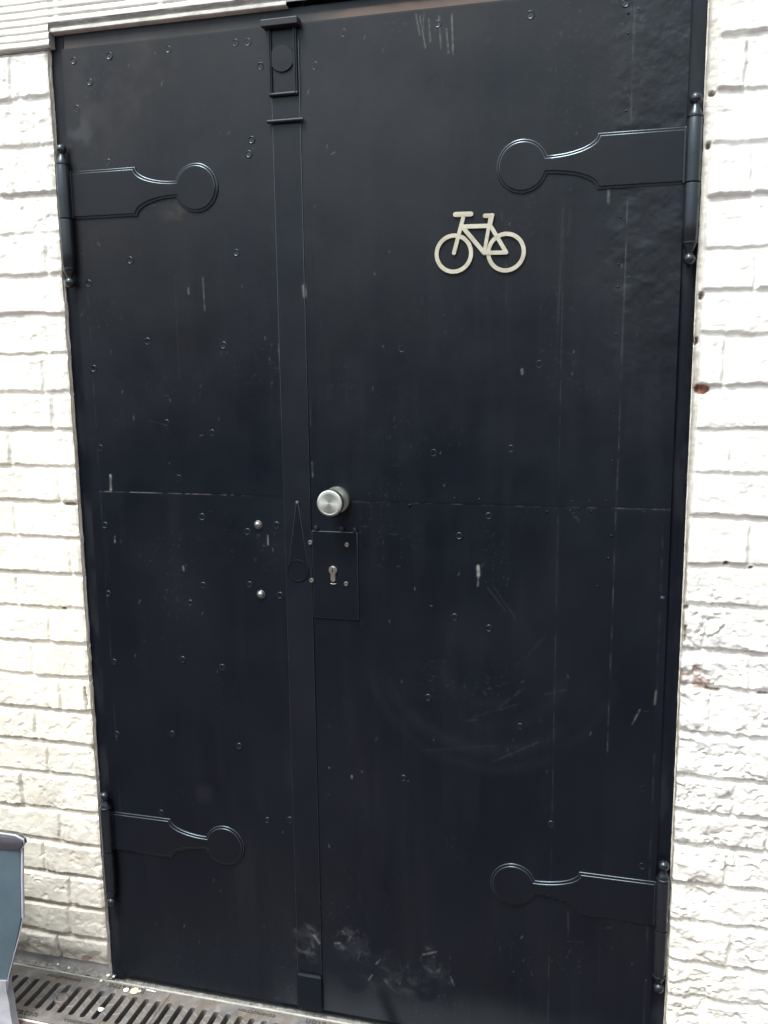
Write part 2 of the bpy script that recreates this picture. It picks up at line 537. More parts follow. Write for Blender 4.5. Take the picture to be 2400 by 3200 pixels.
# left wall
xs = np.concatenate([np.arange(-2.4, -1.45, 0.010), np.arange(-1.45, -1.1595, 0.0022), [-1.1595]])
zs = np.arange(0.033, 2.0951, 0.0022)
rf = lambda X, Z: 0.30 + 0.25 * sstep(0.9, 0.2, Z) + 0.2 * sstep(1.55, 1.9, Z)
X, Z, h, a, av, chip, row = masonry(xs, zs, lz, LH, -1, rf, ([0, 0.5, 1.2, 2.1], [0.010, 0.0085, 0.0060, 0.0055]), 1)
bot = sstep(0.075, 0.033, Z + (fbm(X, Z, 0.03, 3, 77) - .5) * 0.03)
h -= bot * 0.010
edge = sstep(-1.170, -1.1595, X)                                   # the corner beside the frame is worn away
h -= edge * (0.002 + 0.008 * fbm(X, Z, 0.03, 3, 60))
crack = blob(X, Z, 263, 2185, 0.004, 0.035, 5, .3)
hole = np.maximum.reduce([blob(X, Z, 190, 863, 0.008, 0.007, 6), blob(X, Z, 226, 1346, 0.006, 0.005, 7), blob(X, Z, 214, 2735, 0.02, 0.004, 8),
                          blob(X, Z, 189, 1905, 0.006, 0.004, 9), blob(X, Z, 250, 1684, 0.004, 0.004, 10), blob(X, Z, 210, 1578, 0.014, 0.004, 15), crack,
                          blob(X, Z, 283, 2345, 0.007, 0.010, 16)])
h -= hole * 0.010
c = np.zeros(X.shape + (3,))
c[..., 0] = np.clip(av * (0.20 + .35 * sstep(1.0, .3, Z)) * fbm(X, Z, 0.05, 3, 11) + hole * 0.8 + bot * 0.35 + 0.30 * sstep(0.5, 0.75, fbm(X, Z, 0.12, 4, 12)) * sstep(0.75, 0.3, Z)
                    + 0.20 * sstep(0.75, 0.15, Z) + 0.5 * sstep(-1.166, -1.1595, X) * fbm(X, Z, 0.04, 3, 13), 0, 1)
c[..., 1] = np.clip(blob(X, Z, 258, 3008, 0.018, 0.012, 13) * .6 + blob(X, Z, 60, 2350, 0.10, 0.05, 14, .9) * .13 + blob(X, Z, 60, 2480, 0.10, 0.04, 14, .9) * .10, 0, 1)
c[..., 2] = 0.25 + 0.75 * sstep(1.9, 0.9, Z)
me = grid_mesh('left_masonry', xs, zs, YWL - h, c)
o = link('masonry', me, M_WALL, wall); tag(o, 'cream painted brickwork left of the door')
# right wall
xs = np.concatenate([[0.1105], np.arange(0.1125, 0.36, 0.0022), np.arange(0.36, 1.4, 0.012)])
zs = np.concatenate([np.arange(-0.02, 2.14, 0.0022), np.arange(2.14, 3.2, 0.012)])
rf = lambda X, Z: 0.30 + 1.25 * sstep(1.15, 0.85, Z) * (0.75 + 0.5 * sstep(0.25, 0.12, X))
X, Z, h, a, av, chip, row = masonry(xs, zs, rz, RH, 1, rf, ([0, 0.8, 1.2, 2.1], [0.009, 0.008, 0.006, 0.0055]), 2)
xb = np.interp(Z, [0.0, 0.9, 1.0, 1.35, 1.75, 2.1], [0.112, 0.112, 0.1135, 0.120, 0.121, 0.134]) + (fbm(X, Z, 0.04, 3, 70) - .5) * 0.005
gap = 1 - sstep(0.0, 0.004, X - xb)
h = h * (1 - gap) + gap * (-0.008 - 0.006 * fbm(X, Z, 0.015, 4, 71))
hole = np.maximum.reduce([blob(X, Z, 2192, 1217, 0.014, 0.010, 20, .2), blob(X, Z, 2194, 921, 0.006, 0.008, 21), blob(X, Z, 2226, 287, 0.006, 0.005, 22),
                          blob(X, Z, 2174, 1065, 0.006, 0.008, 23), blob(X, Z, 2145, 1902, 0.005, 0.005, 24), blob(X, Z, 2268, 1762, 0.006, 0.004, 25),
                          blob(X, Z, 2348, 1777, 0.003, 0.003, 26), blob(X, Z, 2225, 2160, 0.014, 0.004, 27), blob(X, Z, 2215, 450, 0.005, 0.008, 28),
                          blob(X, Z, 2142, 1985, 0.003, 0.02, 29), blob(X, Z, 2385, 2172, 0.010, 0.003, 30)])
h -= hole * 0.011
c = np.zeros(X.shape + (3,))
c[..., 0] = np.clip(av * 0.10 * fbm(X, Z, 0.05, 3, 31) + gap * 0.55 * fbm(X, Z, 0.03, 3, 32) + hole * 0.75 + blob(X, Z, 2338, 1047, 0.014, 0.007, 33) * .35, 0, 1)
c[..., 1] = np.clip(blob(X, Z, 2194, 1217, 0.014, 0.010, 20, .2) * 1.0 + blob(X, Z, 2192, 2140, 0.022, 0.014, 34, .35) * .62 + blob(X, Z, 2137, 2125, 0.012, 0.018, 35, .45) * .45
                    + blob(X, Z, 2178, 2098, 0.008, 0.014, 36, .6) * .45, 0, 1)
c[..., 2] = 0.45 * sstep(0.75, 0.3, Z) * sstep(0.30, 0.16, X) + 0.08
me = grid_mesh('right_masonry', xs, zs, YW - h, c)
o = link('masonry', me, M_WALL, wall); tag(o, 'white painted brickwork right of the door')
# ribbed lintel course
YL = -0.016
xs = np.concatenate([np.arange(-2.4, -1.45, 0.02), np.arange(-1.45, -0.3, 0.005), np.arange(-0.3, 0.12, 0.02)])
zs = np.arange(2.0955, 2.262, 0.0014)
X, Z = np.meshgrid(xs, zs)
Zw = Z + (fbm(X, Z, 0.06, 3, 80) - .5) * 0.002
ph = ((Zw - 2.1036) / 0.0140) % 1.0
groove = np.exp(-((ph - 0.5) / 0.17) ** 2)
h = -groove * 0.0019 + (fbm(X, Z, 0.03, 4, 81) - .5) * 0.002
vj = np.exp(-(((X + 1.245 + 0.23 * 8) % 0.23 - 0.115) / 0.004) ** 2)
h = h * (1 - vj * .8) + vj * 0.0008
h -= sstep(2.101, 2.0955, Z) * 0.010
c = np.zeros(X.shape + (3,)); c[..., 0] = groove * 0.12; c[..., 2] = 0.3
Xc = (X[:-1, :-1] + X[1:, 1:]) / 2; Zc = (Z[:-1, :-1] + Z[1:, 1:]) / 2
keep = (Xc < -1.149) | (Zc > 2.1415)
me = grid_mesh('ribbed_lintel', xs, zs, YL - h, c, keep)
o = link('lintel', me, M_WALL, wall); tag(o, 'white painted lintel with fine horizontal ribs')
bm = bmesh.new(); box(bm, -1.149, 0.115, YL + 0.001, 0.10, 2.1418, 2.262); box(bm, -2.4, -1.150, YL + 0.004, 0.10, 2.0965, 2.262)
box(bm, -2.4, 1.4, 0.03, 0.25, 2.263, 3.2)
box(bm, -2.4, -1.162, 0.010, 0.25, 0.0, 2.096); box(bm, 0.113, 1.4, 0.014, 0.25, -0.02, 2.262)
o = obj('core', bm, M_SOFFIT, wall, smooth=False)
xs = np.concatenate([np.arange(-2.4, -1.45, 0.012), np.arange(-1.45, 0.11, 0.012)]); zs = np.arange(2.263, 3.2, 0.01)
lev = [2.263 + 0.08 * k for k in range(14)]
X, Z, h, a, av, chip, row = masonry(xs, zs, lev, [], -1, lambda X, Z: 0.5 + 0 * X, ([0, 4], [0.009, 0.009]), 5)
c = np.zeros(X.shape + (3,)); c[..., 2] = 0.3
o = link('masonry', grid_mesh('upper_masonry', xs, zs, YW - h, c), M_WALL, wall); tag(o, 'painted brickwork above the lintel')
# soffit and plaster bead over the door
xs = np.arange(-1.156, 0.112, 0.004); zs = np.linspace(2.1300, 2.1422, 9)
X, Z = np.meshgrid(xs, zs)
yy = -0.0100 - 0.0048 * sstep(2.1325, 2.1420, Z) - (fbm(X, Z, 0.03, 4, 90) - .4) * 0.004
link('soffit', grid_mesh('soffit', xs, zs, yy), M_SOFFIT, wall)
xs = np.arange(-1.158, -0.640, 0.004); zs = np.linspace(2.1225, 2.1318, 9)
X, Z = np.meshgrid(xs, zs)
yy = -0.0115 - (fbm(X, Z, 0.02, 3, 91) - .5) * 0.002 + 0.017 * sstep(2.1250, 2.1225, Z)
link('bead', grid_mesh('bead', xs, zs, yy), M_BEAD, wall)
# rough jamb between bricks and frame, left and right
for sx, nm in ((-1, 'l'), (1, 'r')):
    ys = np.linspace((YWL if sx < 0 else YW) - 0.001, 0.012, 7); zs = np.arange(0.03, 2.13, 0.004)
    Yg, Zg = np.meshgrid(ys, zs)
    base = -1.1605 if sx < 0 else 0.1115
    xx = base + (fbm(Yg, Zg, 0.025, 4, 95 + sx) - 0.5) * 0.005
    me = grid_mesh('jamb', ys, zs, xx)
    v = np.zeros(len(me.vertices) * 3, np.float32); me.vertices.foreach_get('co', v); v = v.reshape(-1, 3)[:, [1, 0, 2]]
    me.vertices.foreach_set('co', v.ravel()); me.update()
    link('jamb', me, M_JAMB, wall)

# ------------------------------------------------------------------ door frame
frame = thing('door_frame', 'black steel frame set into the white brick opening', 'door frame', (-0.525, 0.02, 0))


def frame_sheet(x0, x1, z0, z1, yfun, cfun, step=0.0025):
    xs = np.arange(x0, x1 + 1e-6, min(step, (x1 - x0) / 6)); zs = np.arange(z0, z1 + 1e-6, min(step * 1.5, (z1 - z0) / 6))
    X, Z = np.meshgrid(xs, zs)
    return grid_mesh('frame_sheet', xs, zs, yfun(X, Z), cfun(X, Z))


def jamb_wear(X, Z):
    c = np.zeros(X.shape + (3,))
    c[..., 0] = 0.07 * sstep(0.45, 0.8, fbm(X * 3, Z, 0.10, 4, 101))
    
    return c


yj = lambda X, Z: 0.004 + (fbm(X, Z, 0.2, 2, 103) - .5) * 0.002
link('jamb', frame_sheet(-1.1605, -1.1285, 0.0, 2.124, yj, jamb_wear), M_DOOR, frame)
yr = lambda X, Z: 0.005 - 0.0045 * np.sin(np.clip((X - 0.084) / 0.027, 0, 1) * math.pi) * sstep(0.6, 1.2, Z) * sstep(1.9, 1.5, Z) + (fbm(X, Z, 0.2, 2, 104) - .5) * 0.002
link('jamb', frame_sheet(0.080, 0.1120, 0.0, 2.124, yr, jamb_wear), M_DOOR, frame)


def head_wear(X, Z):
    c = np.zeros(X.shape + (3,))
    band = sstep(2.113, 2.107, Z + (fbm(X, Z, 0.03, 3, 110) - .5) * 0.004)
    right = sstep(-0.62, -0.50, X)
    c[..., 2] = band * (0.30 * sstep(-1.0, -1.12, X) + 0.15 + 1.0 * right) * (0.5 + fbm(X, Z, 0.06, 3, 111))
    c[..., 0] = band * 0.16 * (0.4 + fbm(X, Z, 0.05, 3, 112)) + 0.05
    return c


link('head', frame_sheet(-1.1285, 0.080, 2.0900, 2.124, lambda X, Z: 0.0035 + 0 * X, head_wear), M_DOOR, frame)
bm = bmesh.new()
box(bm, -1.162, 0.113, 0.012, 0.06, 2.090, 2.1412)
box(bm, -1.162, -1.122, 0.012, 0.06, 0.0, 2.090); box(bm, 0.076, 0.113, 0.012, 0.06, 0.0, 2.090)
obj('rebate', bm, M_IRON, frame, smooth=False)
bm = bmesh.new(); box(bm, -1.122, 0.076, 0.008, 0.06, 0.0, 0.030)
obj('threshold', bm, M_IRON, frame, smooth=False, bevel=0.002)

# ------------------------------------------------------------------ door leaves
SEAM = -0.6220
ZB, ZT = 0.018, 2.0948
left_leaf = thing('door_leaf', 'narrower left leaf of the black steel door, with vertical cover strip and two domed nuts', 'door', (-1.132, 0, ZB))
right_leaf = thing('door_leaf', 'wide right leaf of the black steel door, with bicycle emblem, round knob and lock', 'door', (0.084, 0, ZB))

# scratches: photo x, y to x, y, width mm, strength
SCR = [(281, 597, 286, 665, 1.4, .5), (589, 900, 590, 918, 2.4, .35), (634, 868, 640, 970, 1.6, .25), (346, 1485, 347, 1535, 4.0, .75), (359, 1676, 359, 1697, 1.6, .5),
       (837, 1674, 838, 1702, 2.2, .45), (573, 1770, 574, 1782, 3.0, .4), (1494, 1770, 1495, 1798, 5.0, .8), (1495, 1800, 1493, 1832, 2.2, .3),
       (2068, 1866, 2073, 1867, 3, .6), (1631, 1155, 1632, 1168, 4, .3), (1999, 2218, 1976, 2262, 2.6, .22), (2050, 2160, 2046, 2200, 3.0, .25),
       (1775, 2850, 1776, 2930, 2.0, .14), (1771, 2941, 1822, 2945, 1.6, .12), (1099, 2424, 1100, 2433, 2.2, .5), (1028, 2398, 1029, 2400, 2, .4),
       (1300, 45, 1312, 110, 1.6, .28), (1312, 50, 1330, 150, 1.4, .3), (1340, 60, 1345, 130, 1.6, .25), (1372, 50, 1378, 150, 1.6, .3), (1412, 45, 1416, 170, 1.8, .4),
       (1395, 90, 1402, 165, 1.5, .3), (1325, 40, 1322, 90, 1.5, .25), (1568, 665, 1569, 690, 1.8, .2), (1580, 700, 1582, 950, 1.4, .12), (1901, 596, 1902, 632, 3.4, .35),
       (1985, 520, 1990, 524, 5, .5), (465, 1312, 515, 1328, 1.4, .12), (870, 1075, 873, 1125, 1.6, .25), (951, 895, 954, 925, 6.0, .42), (334, 620, 337, 634, 4, .25),
       (1760, 650, 1744, 1010, 2.2, .13), (1783, 660, 1775, 740, 2.0, .10), (546, 860, 560, 1180, 3.0, .07), (1350, 3090, 1420, 3060, 2.0, .0),
       (1323, 2983, 1362, 2974, 3.4, .24), (1408, 3052, 1419, 3080, 2.4, .28), (1175, 3012, 1188, 2999, 2.6, .24), (1152, 3062, 1163, 3047, 2.4, .24),
       (1199, 3060, 1212, 3074, 2.4, .24), (1218, 3085, 1256, 3110, 2.4, .16), (983, 2920, 1000, 2945, 4.5, .28), (1048, 2948, 1062, 2948, 4.0, .34), (1070, 2910, 1077, 2919, 3.0, .3),
       (1523, 1835, 1580, 1910, 2.6, .10), (1540, 1830, 1610, 1930, 2.4, .09), (1454, 2253, 1490, 2249, 3.2, .14), (1540, 2380, 1680, 2320, 3.0, .10), (1700, 2170, 1770, 2155, 3, .08),
       (1560, 2210, 1640, 2150, 4, .07), (1480, 2240, 1620, 2200, 4, .05), (1320, 2345, 1560, 2330, 4, .05), (1640, 2060, 1700, 1990, 4, .05),
       (975, 1445, 977, 1490, 1.4, .3), (970, 1250, 971, 1330, 1.2, .2)]
SCR = [(*P(a, b), *P(c_, d), w_ / 1000, s) for a, b, c_, d, w_, s in SCR]


def line_mask(X, Z, x0, z0, x1, z1, w_):
    dx, dz = x1 - x0, z1 - z0; L2 = dx * dx + dz * dz + 1e-12
    t = np.clip(((X - x0) * dx + (Z - z0) * dz) / L2, 0, 1)
    d = np.hypot(X - x0 - t * dx, Z - z0 - t * dz)
    return np.clip(1.25 - d / (w_ * 0.62 + 0.0005), 0, 1)


def eb(X, Z, px, py, rx, rz, soft=0.5):
    cx, cz = P(px, py)
    return 1 - sstep(1 - soft, 1 + soft, np.hypot((X - cx) / rx, (Z - cz) / rz))


def kick_marks(X, Z):
    # kick marks at the bottom
    fine = fbm(X, Z, 0.022, 4, 220, .6)
    wx, wz = X + (fbm(X, Z, .03, 3, 223) - .5) * .05, Z + (fbm(X, Z, .03, 3, 224) - .5) * .05
    ridge = sstep(.80, .97, 1 - np.abs(2 * fbm(wx, wz, .030, 3, 225, .45) - 1)) * (.4 + .6 * sstep(.35, .6, fbm(X, Z, .008, 2, 226)))
    body = .055 * sstep(.40, .60, fine) + .26 * ridge * (.3 + .7 * sstep(.4, .6, fbm(X, Z, .018, 2, 227)))
    sm = body * (eb(X, Z, 960, 2930, 0.030, 0.036, .35) + .7 * eb(X, Z, 960, 2985, 0.03, 0.016, .4) + .9 * eb(X, Z, 1100, 2955, 0.036, 0.036, .5)
                 + .8 * eb(X, Z, 1345, 3005, 0.018, 0.036, .5) + .6 * eb(X, Z, 1385, 3045, 0.020, 0.024, .5) + .35 * eb(X, Z, 1230, 3050, 0.07, 0.05, .5))
    return sm


V5X = P(1952, 868)[0]


def leaf_sheet(x0, x1, side):
    st = 0.0019
    xs = np.linspace(x0, x1, int((x1 - x0) / st)); zs = np.linspace(ZB, ZT, int((ZT - ZB) / st))
    X, Z = np.meshgrid(xs, zs)
    h = (fbm(X, Z, 0.35, 3, 201 + side) - .5) * 0.0022 + (fbm(X, Z, 0.05, 3, 205) - .5) * 0.0003
    c = np.zeros(X.shape + (3,))
    dust = 0.018 * sstep(0.42, 0.75, fbm(X, Z * .6, 0.30, 5, 210)) + 0.010 * sstep(0.5, 0.8, fbm(X * 3.0, Z * .35, 0.09, 4, 211))
    # fine specks
    dust += 0.10 * sstep(0.84, 0.95, vn(X, Z, 0.0042, 212)) * sstep(0.5, 0.75, fbm(X, Z, 0.12, 3, 213))
    dust += 0.03 * eb(X, Z, 640, 2480, 0.020, 0.022, .6) + 0.09 * eb(X, Z, 1925, 2795, 0.03, 0.03, .7) * sstep(.4, .6, fbm(X, Z, .02, 3, 219))
    sm = kick_marks(X, Z)
    # dusty film along the very bottom with wiped clean shoe shapes in it
    film = sstep(0.135, 0.02, Z + (fbm(X, Z, 0.1, 3, 222) - .5) * 0.06) * sstep(-0.78, -0.62, X) * (0.35 + 0.65 * sstep(0.02, -0.25, X)) * 0.13
    film *= 1 - 0.8 * np.maximum.reduce([eb(X, Z, 1110, 3060, .030, .032, .25), eb(X, Z, 1290, 3020, .030, .034, .25), eb(X, Z, 1330, 3090, .028, .03, .25), line_mask(X, Z, *P(1195, 3105), *P(1235, 3199), .028)])
    # wiped arcs in the middle right
    cx, cz = P(1519, 2069)
    r = np.hypot(X - cx, (Z - cz) * 1.05); th = np.arctan2(Z - cz, X - cx)
    ring = 0
    for rr, wd, k in ((0.095, .016, .55), (0.150, .018, .5), (0.198, .020, .8), (0.240, .012, .5)):
        ring = ring + k * np.exp(-((r - rr + (fbm(X, Z, .1, 3, 230) - .5) * .03) / wd) ** 2) * sstep(.32, .6, fbm(th * .12 + 3, r * 1.2, .055, 4, 231))
    lower = sstep(0.25, -0.3, np.sin(th) - 0.4 * np.cos(th) * 0)
    c[..., 0] = dust + sm + film + ring * lower * 0.028 + 0.015 * eb(X, Z, 1460, 1990, .05, .05, .8) + 0.018 * eb(X, Z, 1700, 2000, .07, .12, .8)
    # brown rusty dust towards the top
    brown = 0.025 * sstep(1.2, 2.0, Z) * sstep(-0.1, -0.45, X)
    brown += 0.15 * eb(X, Z, 400, 250, .12, .09, .9) * sstep(.4, .7, fbm(X, Z, .09, 4, 241))
    brown += 0.11 * eb(X, Z, 590, 660, .06, .02, .6) * sstep(.45, .6, fbm(X, Z, .03, 3, 242))
    brown += 0.25 * sstep(2.090, 2.096, Z) * fbm(X, Z, .05, 3, 243)
    c[..., 2] = brown
    c[..., 0] += 0.16 * eb(X, Z, 250, 430, .03, .05, .7) * sstep(.45, .7, fbm(X, Z, .04, 4, 244))
    # vertical run marks
    run = sstep(.68, .85, vn(X, Z * .02, .010, 250)) * sstep(.5, .8, fbm(X, Z, .25, 3, 251))
    c[..., 0] += run * 0.010
    # scratches
    sc = np.zeros(X.shape)
    rag = sstep(.25, .6, fbm(X, Z, .006, 2, 260))
    for a_, b_, c_, d_, w_, s_ in SCR:
        x_lo, x_hi = min(a_, c_) - .01, max(a_, c_) + .01; z_lo, z_hi = min(b_, d_) - .01, max(b_, d_) + .01
        i0, i1 = np.searchsorted(xs, [x_lo, x_hi]); j0, j1 = np.searchsorted(zs, [z_lo, z_hi])
        if i1 > i0 and j1 > j0:
            sl_ = (slice(j0, j1), slice(i0, i1))
            sc[sl_] = np.maximum(sc[sl_], line_mask(X[sl_], Z[sl_], a_, b_, c_, d_, w_) * (s_ if s_ > .2 else s_ * .35) * .62 * (.35 + .65 * rag[sl_]))
    # random small nicks
    rs = np.random.RandomState(40 + side)
    for k in range(46):
        x_, z_ = rs.uniform(x0, x1), rs.uniform(ZB, ZT)
        L_ = rs.uniform(.0015, .008); an = rs.uniform(-.5, .5) + (math.pi / 2 if rs.rand() < .75 else 0)
        i0, i1 = np.searchsorted(xs, [x_ - .02, x_ + .02]); j0, j1 = np.searchsorted(zs, [z_ - .02, z_ + .02])
        sl_ = (slice(j0, j1), slice(i0, i1))
        sc[sl_] = np.maximum(sc[sl_], line_mask(X[sl_], Z[sl_], x_, z_, x_ + L_ * math.cos(an), z_ + L_ * math.sin(an), .0012) * rs.uniform(.03, .16))
    # welded sheet joints: thin edge highlight painted in, and a tiny step
    def joint(dist, span, k, seed, step=0.0):
        nonlocal h
        worn_glint = sstep(.38, .7, fbm(X * 1.0, Z * 1.0, .035, 4, seed, .7))
        ln = np.clip(1.2 - np.abs(dist) / .0012, 0, 1) * span * worn_glint * k
        h = h + step * sstep(-.001, .001, dist) - 0.0004 * np.exp(-(dist / .0015) ** 2) * span
        return ln
    if side == 0:
        sc = np.maximum(sc, joint(Z - 1.190, (X > -1.11) & (X < -.745), .36, 301, .0006))
        sc = np.maximum(sc, joint(X + 1.108 + .0, (Z > .4) & (Z < 1.95), .04, 302, 0))
    else:
        sc = np.maximum(sc, joint(Z - (1.184 + (X + .27) * .004), (X > -.56), .16, 303, .0004))
        sc = np.maximum(sc, joint(Z - 1.1855, (X > V5X) & (X < .082), .3, 305, .0004))
        sc = np.maximum(sc, joint(X - (V5X - (1.6067 - Z) * .006), Z > .7, .08, 304, .0009))
        sc = np.maximum(sc, joint(X - .0715, (Z < 1.2), .06, 306, 0))
        sc = np.maximum(sc, joint(X + .122, (Z < 1.7), .035, 307, .0002))
        lump = sstep(-.06, .0, X - V5X + .0 + (fbm(X, Z, .1, 3, 310) - .5) * .12) * sstep(1.2, 1.7, Z)
        h = h + lump * ((fbm(X, Z, .030, 4, 311) - .5) * .0030)
        # little blobs of filler beside the joint
        c[..., 0] += lump * .02
    c[..., 1] = sc
    return link('panel', grid_mesh('leaf_panel', xs, zs, -h, c), M_DOOR, left_leaf if side == 0 else right_leaf)


leaf_sheet(-1.1320, SEAM - 0.0004, 0)
leaf_sheet(SEAM + 0.0004, 0.0840, 1)
for x0, x1, par in ((-1.1320, SEAM - 0.0004, left_leaf), (SEAM + 0.0004, 0.0840, right_leaf)):
    bm = bmesh.new(); box(bm, x0 + .0002, x1 - .0002, 0.0028, 0.040, ZB + .0002, ZT - .0002)
    obj('core', bm, M_IRON, par, smooth=False)

# vertical cover strip on the left leaf
XS0, XS1 = P(861, 700)[0], P(946, 700)[0]
bm = bmesh.new(); extrude_xz(bm, [(-.6805, .107), (-.6222, .107), (-.6222, 2.083), (-.6805, 2.083)], 0.002, -0.0030, .0012)
obj('cover_strip', bm, M_EDGE, left_leaf, sharp=42, worn_glint=True)
xs = np.arange(-0.6792, -0.6234, 0.0018); zs = np.arange(0.1085, 2.0800, 0.0019)
X, Z = np.meshgrid(xs, zs)
c = np.zeros(X.shape + (3,))
c[..., 0] = 0.012 + kick_marks(X, Z) * .8 + 0.016 * sstep(.45, .75, fbm(X, Z, .15, 5, 401))
for a_, b_, c_, d_, w_, s_ in SCR: c[..., 1] = np.maximum(c[..., 1], line_mask(X, Z, a_, b_, c_, d_, w_) * s_ * .6)
link('strip_face', grid_mesh('strip_face', xs, zs, -0.0032 - (fbm(X, Z, .06, 3, 402) - .5) * .0003, c), M_DOOR, left_leaf)
# shoot bolt housing at the bottom of the strip
bm = bmesh.new()
bx0, bx1, bz0, bz1 = -0.6815, -0.6222, 0.0195, 0.105
vv = box(bm, bx0, bx1, -0.0085, 0.002, bz0, bz1)
for vtx in bm.verts:
    if vtx.co.z > .09 and vtx.co.y < 0:
        vtx.co.z -= 0.004; vtx.co.x += 0.0 if vtx.co.x < -.65 else -.0
    if vtx.co.z > .09 and vtx.co.y > 0:
        vtx.co.x += 0.006 if vtx.co.x < -.65 else -.006
obj('bolt_cover', bm, M_EDGE, left_leaf, bevel=0.0012)
# bolt keep at the top: box, slide rails, cross rods, disc
keep_ = link('bolt_slide', bpy.data.meshes.new('bolt_slide_base'), None, left_leaf)
bm = bmesh.new(); box(bm, -0.6765, -0.6305, -0.0052, -0.003, 1.970, 2.085)
obj('back_plate', bm, M_EDGE, left_leaf, bevel=0.0006)
bpy.data.objects.remove(keep_)
bm = bmesh.new(); box(bm, -0.6903, -0.6168, -0.024, 0.001, 2.0868, 2.0995)
obj('bolt_keeper', bm, M_LIGHTENED, left_leaf, bevel=0.0015)
for xa, xb in ((-0.6825, -0.6758), (-0.6325, -0.6245)):
    bm = bmesh.new(); box(bm, xa, xb, -0.0095, -0.002, 1.966, 2.0868)
    xm = (xa + xb) / 2
    box(bm, xm - .0012, xm + .0012, -0.0115, -0.0096, 1.967, 2.0866)
    obj('slide_rail', bm, M_EDGE, left_leaf, bevel=0.0007)
for z_, xa, xb, r_ in ((1.9690, -0.6815, -0.6250, .0036), (1.9205, -0.6875, -0.6155, .0038)):
    bm = bmesh.new()
    tube_path(bm, [(xa, -.0075, z_ + .0005), (xa + .004, -.0078, z_), (xb - .004, -.0078, z_), (xb, -.0075, z_ - .0003)], r_, 12)
    obj('cross_bar', bm, M_EDGE, left_leaf)
bm = bmesh.new(); lathe(bm, [(.0245, .0), (.0245, .0048), (.0238, .0058), (.001, .0062)], (-0.6548, -0.003, 2.0330), 'Y', 40)
bmesh.ops.bisect_plane(bm, geom=bm.verts[:] + bm.edges[:] + bm.faces[:], plane_co=(-0.6545 - .0208, 0, 0), plane_no=(-1, 0, 0), clear_outer=True)
bmesh.ops.bisect_plane(bm, geom=bm.verts[:] + bm.edges[:] + bm.faces[:], plane_co=(-0.6327, 0, 0), plane_no=(1, 0, 0), clear_outer=True)
obj('disc', bm, M_EDGE, left_leaf)


# rivets: flush heads in a shallow ring
def s1(l, sx, ox, oy): return [(ox + a / sx, oy + b / sx) for a, b in l]


K = 1.3825
RIV = s1([(319, 263), (473, 242), (388, 355), (332, 470), (728, 214), (1017, 185), (1071, 183), (1126, 286), (1361, 285), (1485, 143), (1424, 487), (1087, 605), (1075, 666),
          (467, 702), (563, 1125), (1021, 1092), (1593, 1045), (383, 1225)], K, 0, 0)
RIV += s1([(632, 65), (232, 104), (1042, 15), (1263, 0), (1156, 132), (1257, 242), (811, 1168), (1213, 1145)], K, 1200, 0)
RIV += s1([(77, 123), (671, 190), (1193, 195), (214, 574), (549, 555), (1178, 597), (452, 847), (325, 933), (1159, 986), (305, 1285), (453, 1332), (1151, 1333)], K, 1200, 1000)
RIV += s1([(637, 93), (966, 110), (406, 210), (720, 444), (917, 487), (434, 553), (772, 683), (874, 851), (454, 887), (1069, 915), (1195, 887), (877, 1147),
           (1078, 1143), (822, 1222), (1210, 1190), (468, 1182)], K, 0, 1000)
RIV += s1([(505, 130), (744, 130), (1033, 182), (697, 470), (1155, 502), (1252, 502)], K, 0, 2200)
RIV += s1([(1130, 20), (588, 97), (85, 320), (1120, 365), (1115, 700), (722, 520)], K, 1200, 2200)
RIV += [(694, 2086), (571, 2062), (357, 2069), (1338, 2180)]


def rivet_mesh():
    bm = bmesh.new()
    lathe(bm, [(.0084, -.001), (.0084, .0000), (.0068, .0010), (.0062, .0010), (.0056, .0004), (.0040, .0004), (.0004, .0004)], (0, 0, 0), 'Y', 28)
    bmesh.ops.recalc_face_normals(bm, faces=bm.faces)
    me = bpy.data.meshes.new('rivet'); bm.to_mesh(me); bm.free()
    for p in me.polygons: p.use_smooth = True
    me.materials.append(M_RIVET)
    return me


def pimple_mesh():
    bm = bmesh.new()
    lathe(bm, [(.0034, -.001), (.0033, .0003), (.0026, .0011), (.0014, .0016), (.0003, .0018)], (0, 0, 0), 'Y', 16)
    bmesh.ops.recalc_face_normals(bm, faces=bm.faces)
    me = bpy.data.meshes.new('small_rivet'); bm.to_mesh(me); bm.free()
    for p in me.polygons: p.use_smooth = True
    me.materials.append(M_DOOR)
    return me


RM_, PM_ = rivet_mesh(), pimple_mesh()
rs = np.random.RandomState(3)


def place(me, name, px, py, sc=1.0):
    x, z = P(px, py)
    par = left_leaf if x < SEAM else right_leaf
    o = bpy.data.objects.new(name, me); col.objects.link(o); o.parent = par
    o.location = Vector((x, -0.0002 if not (x > -.681 and x < -.6222) else -.0034, z)) - par.location
    o.scale = (sc, 0.75 + rs.rand() * .6, sc)
    o.rotation_euler = (math.radians(rs.uniform(-2.5, 2.5)), 0, math.radians(rs.uniform(-2.5, 2.5)))
    return o


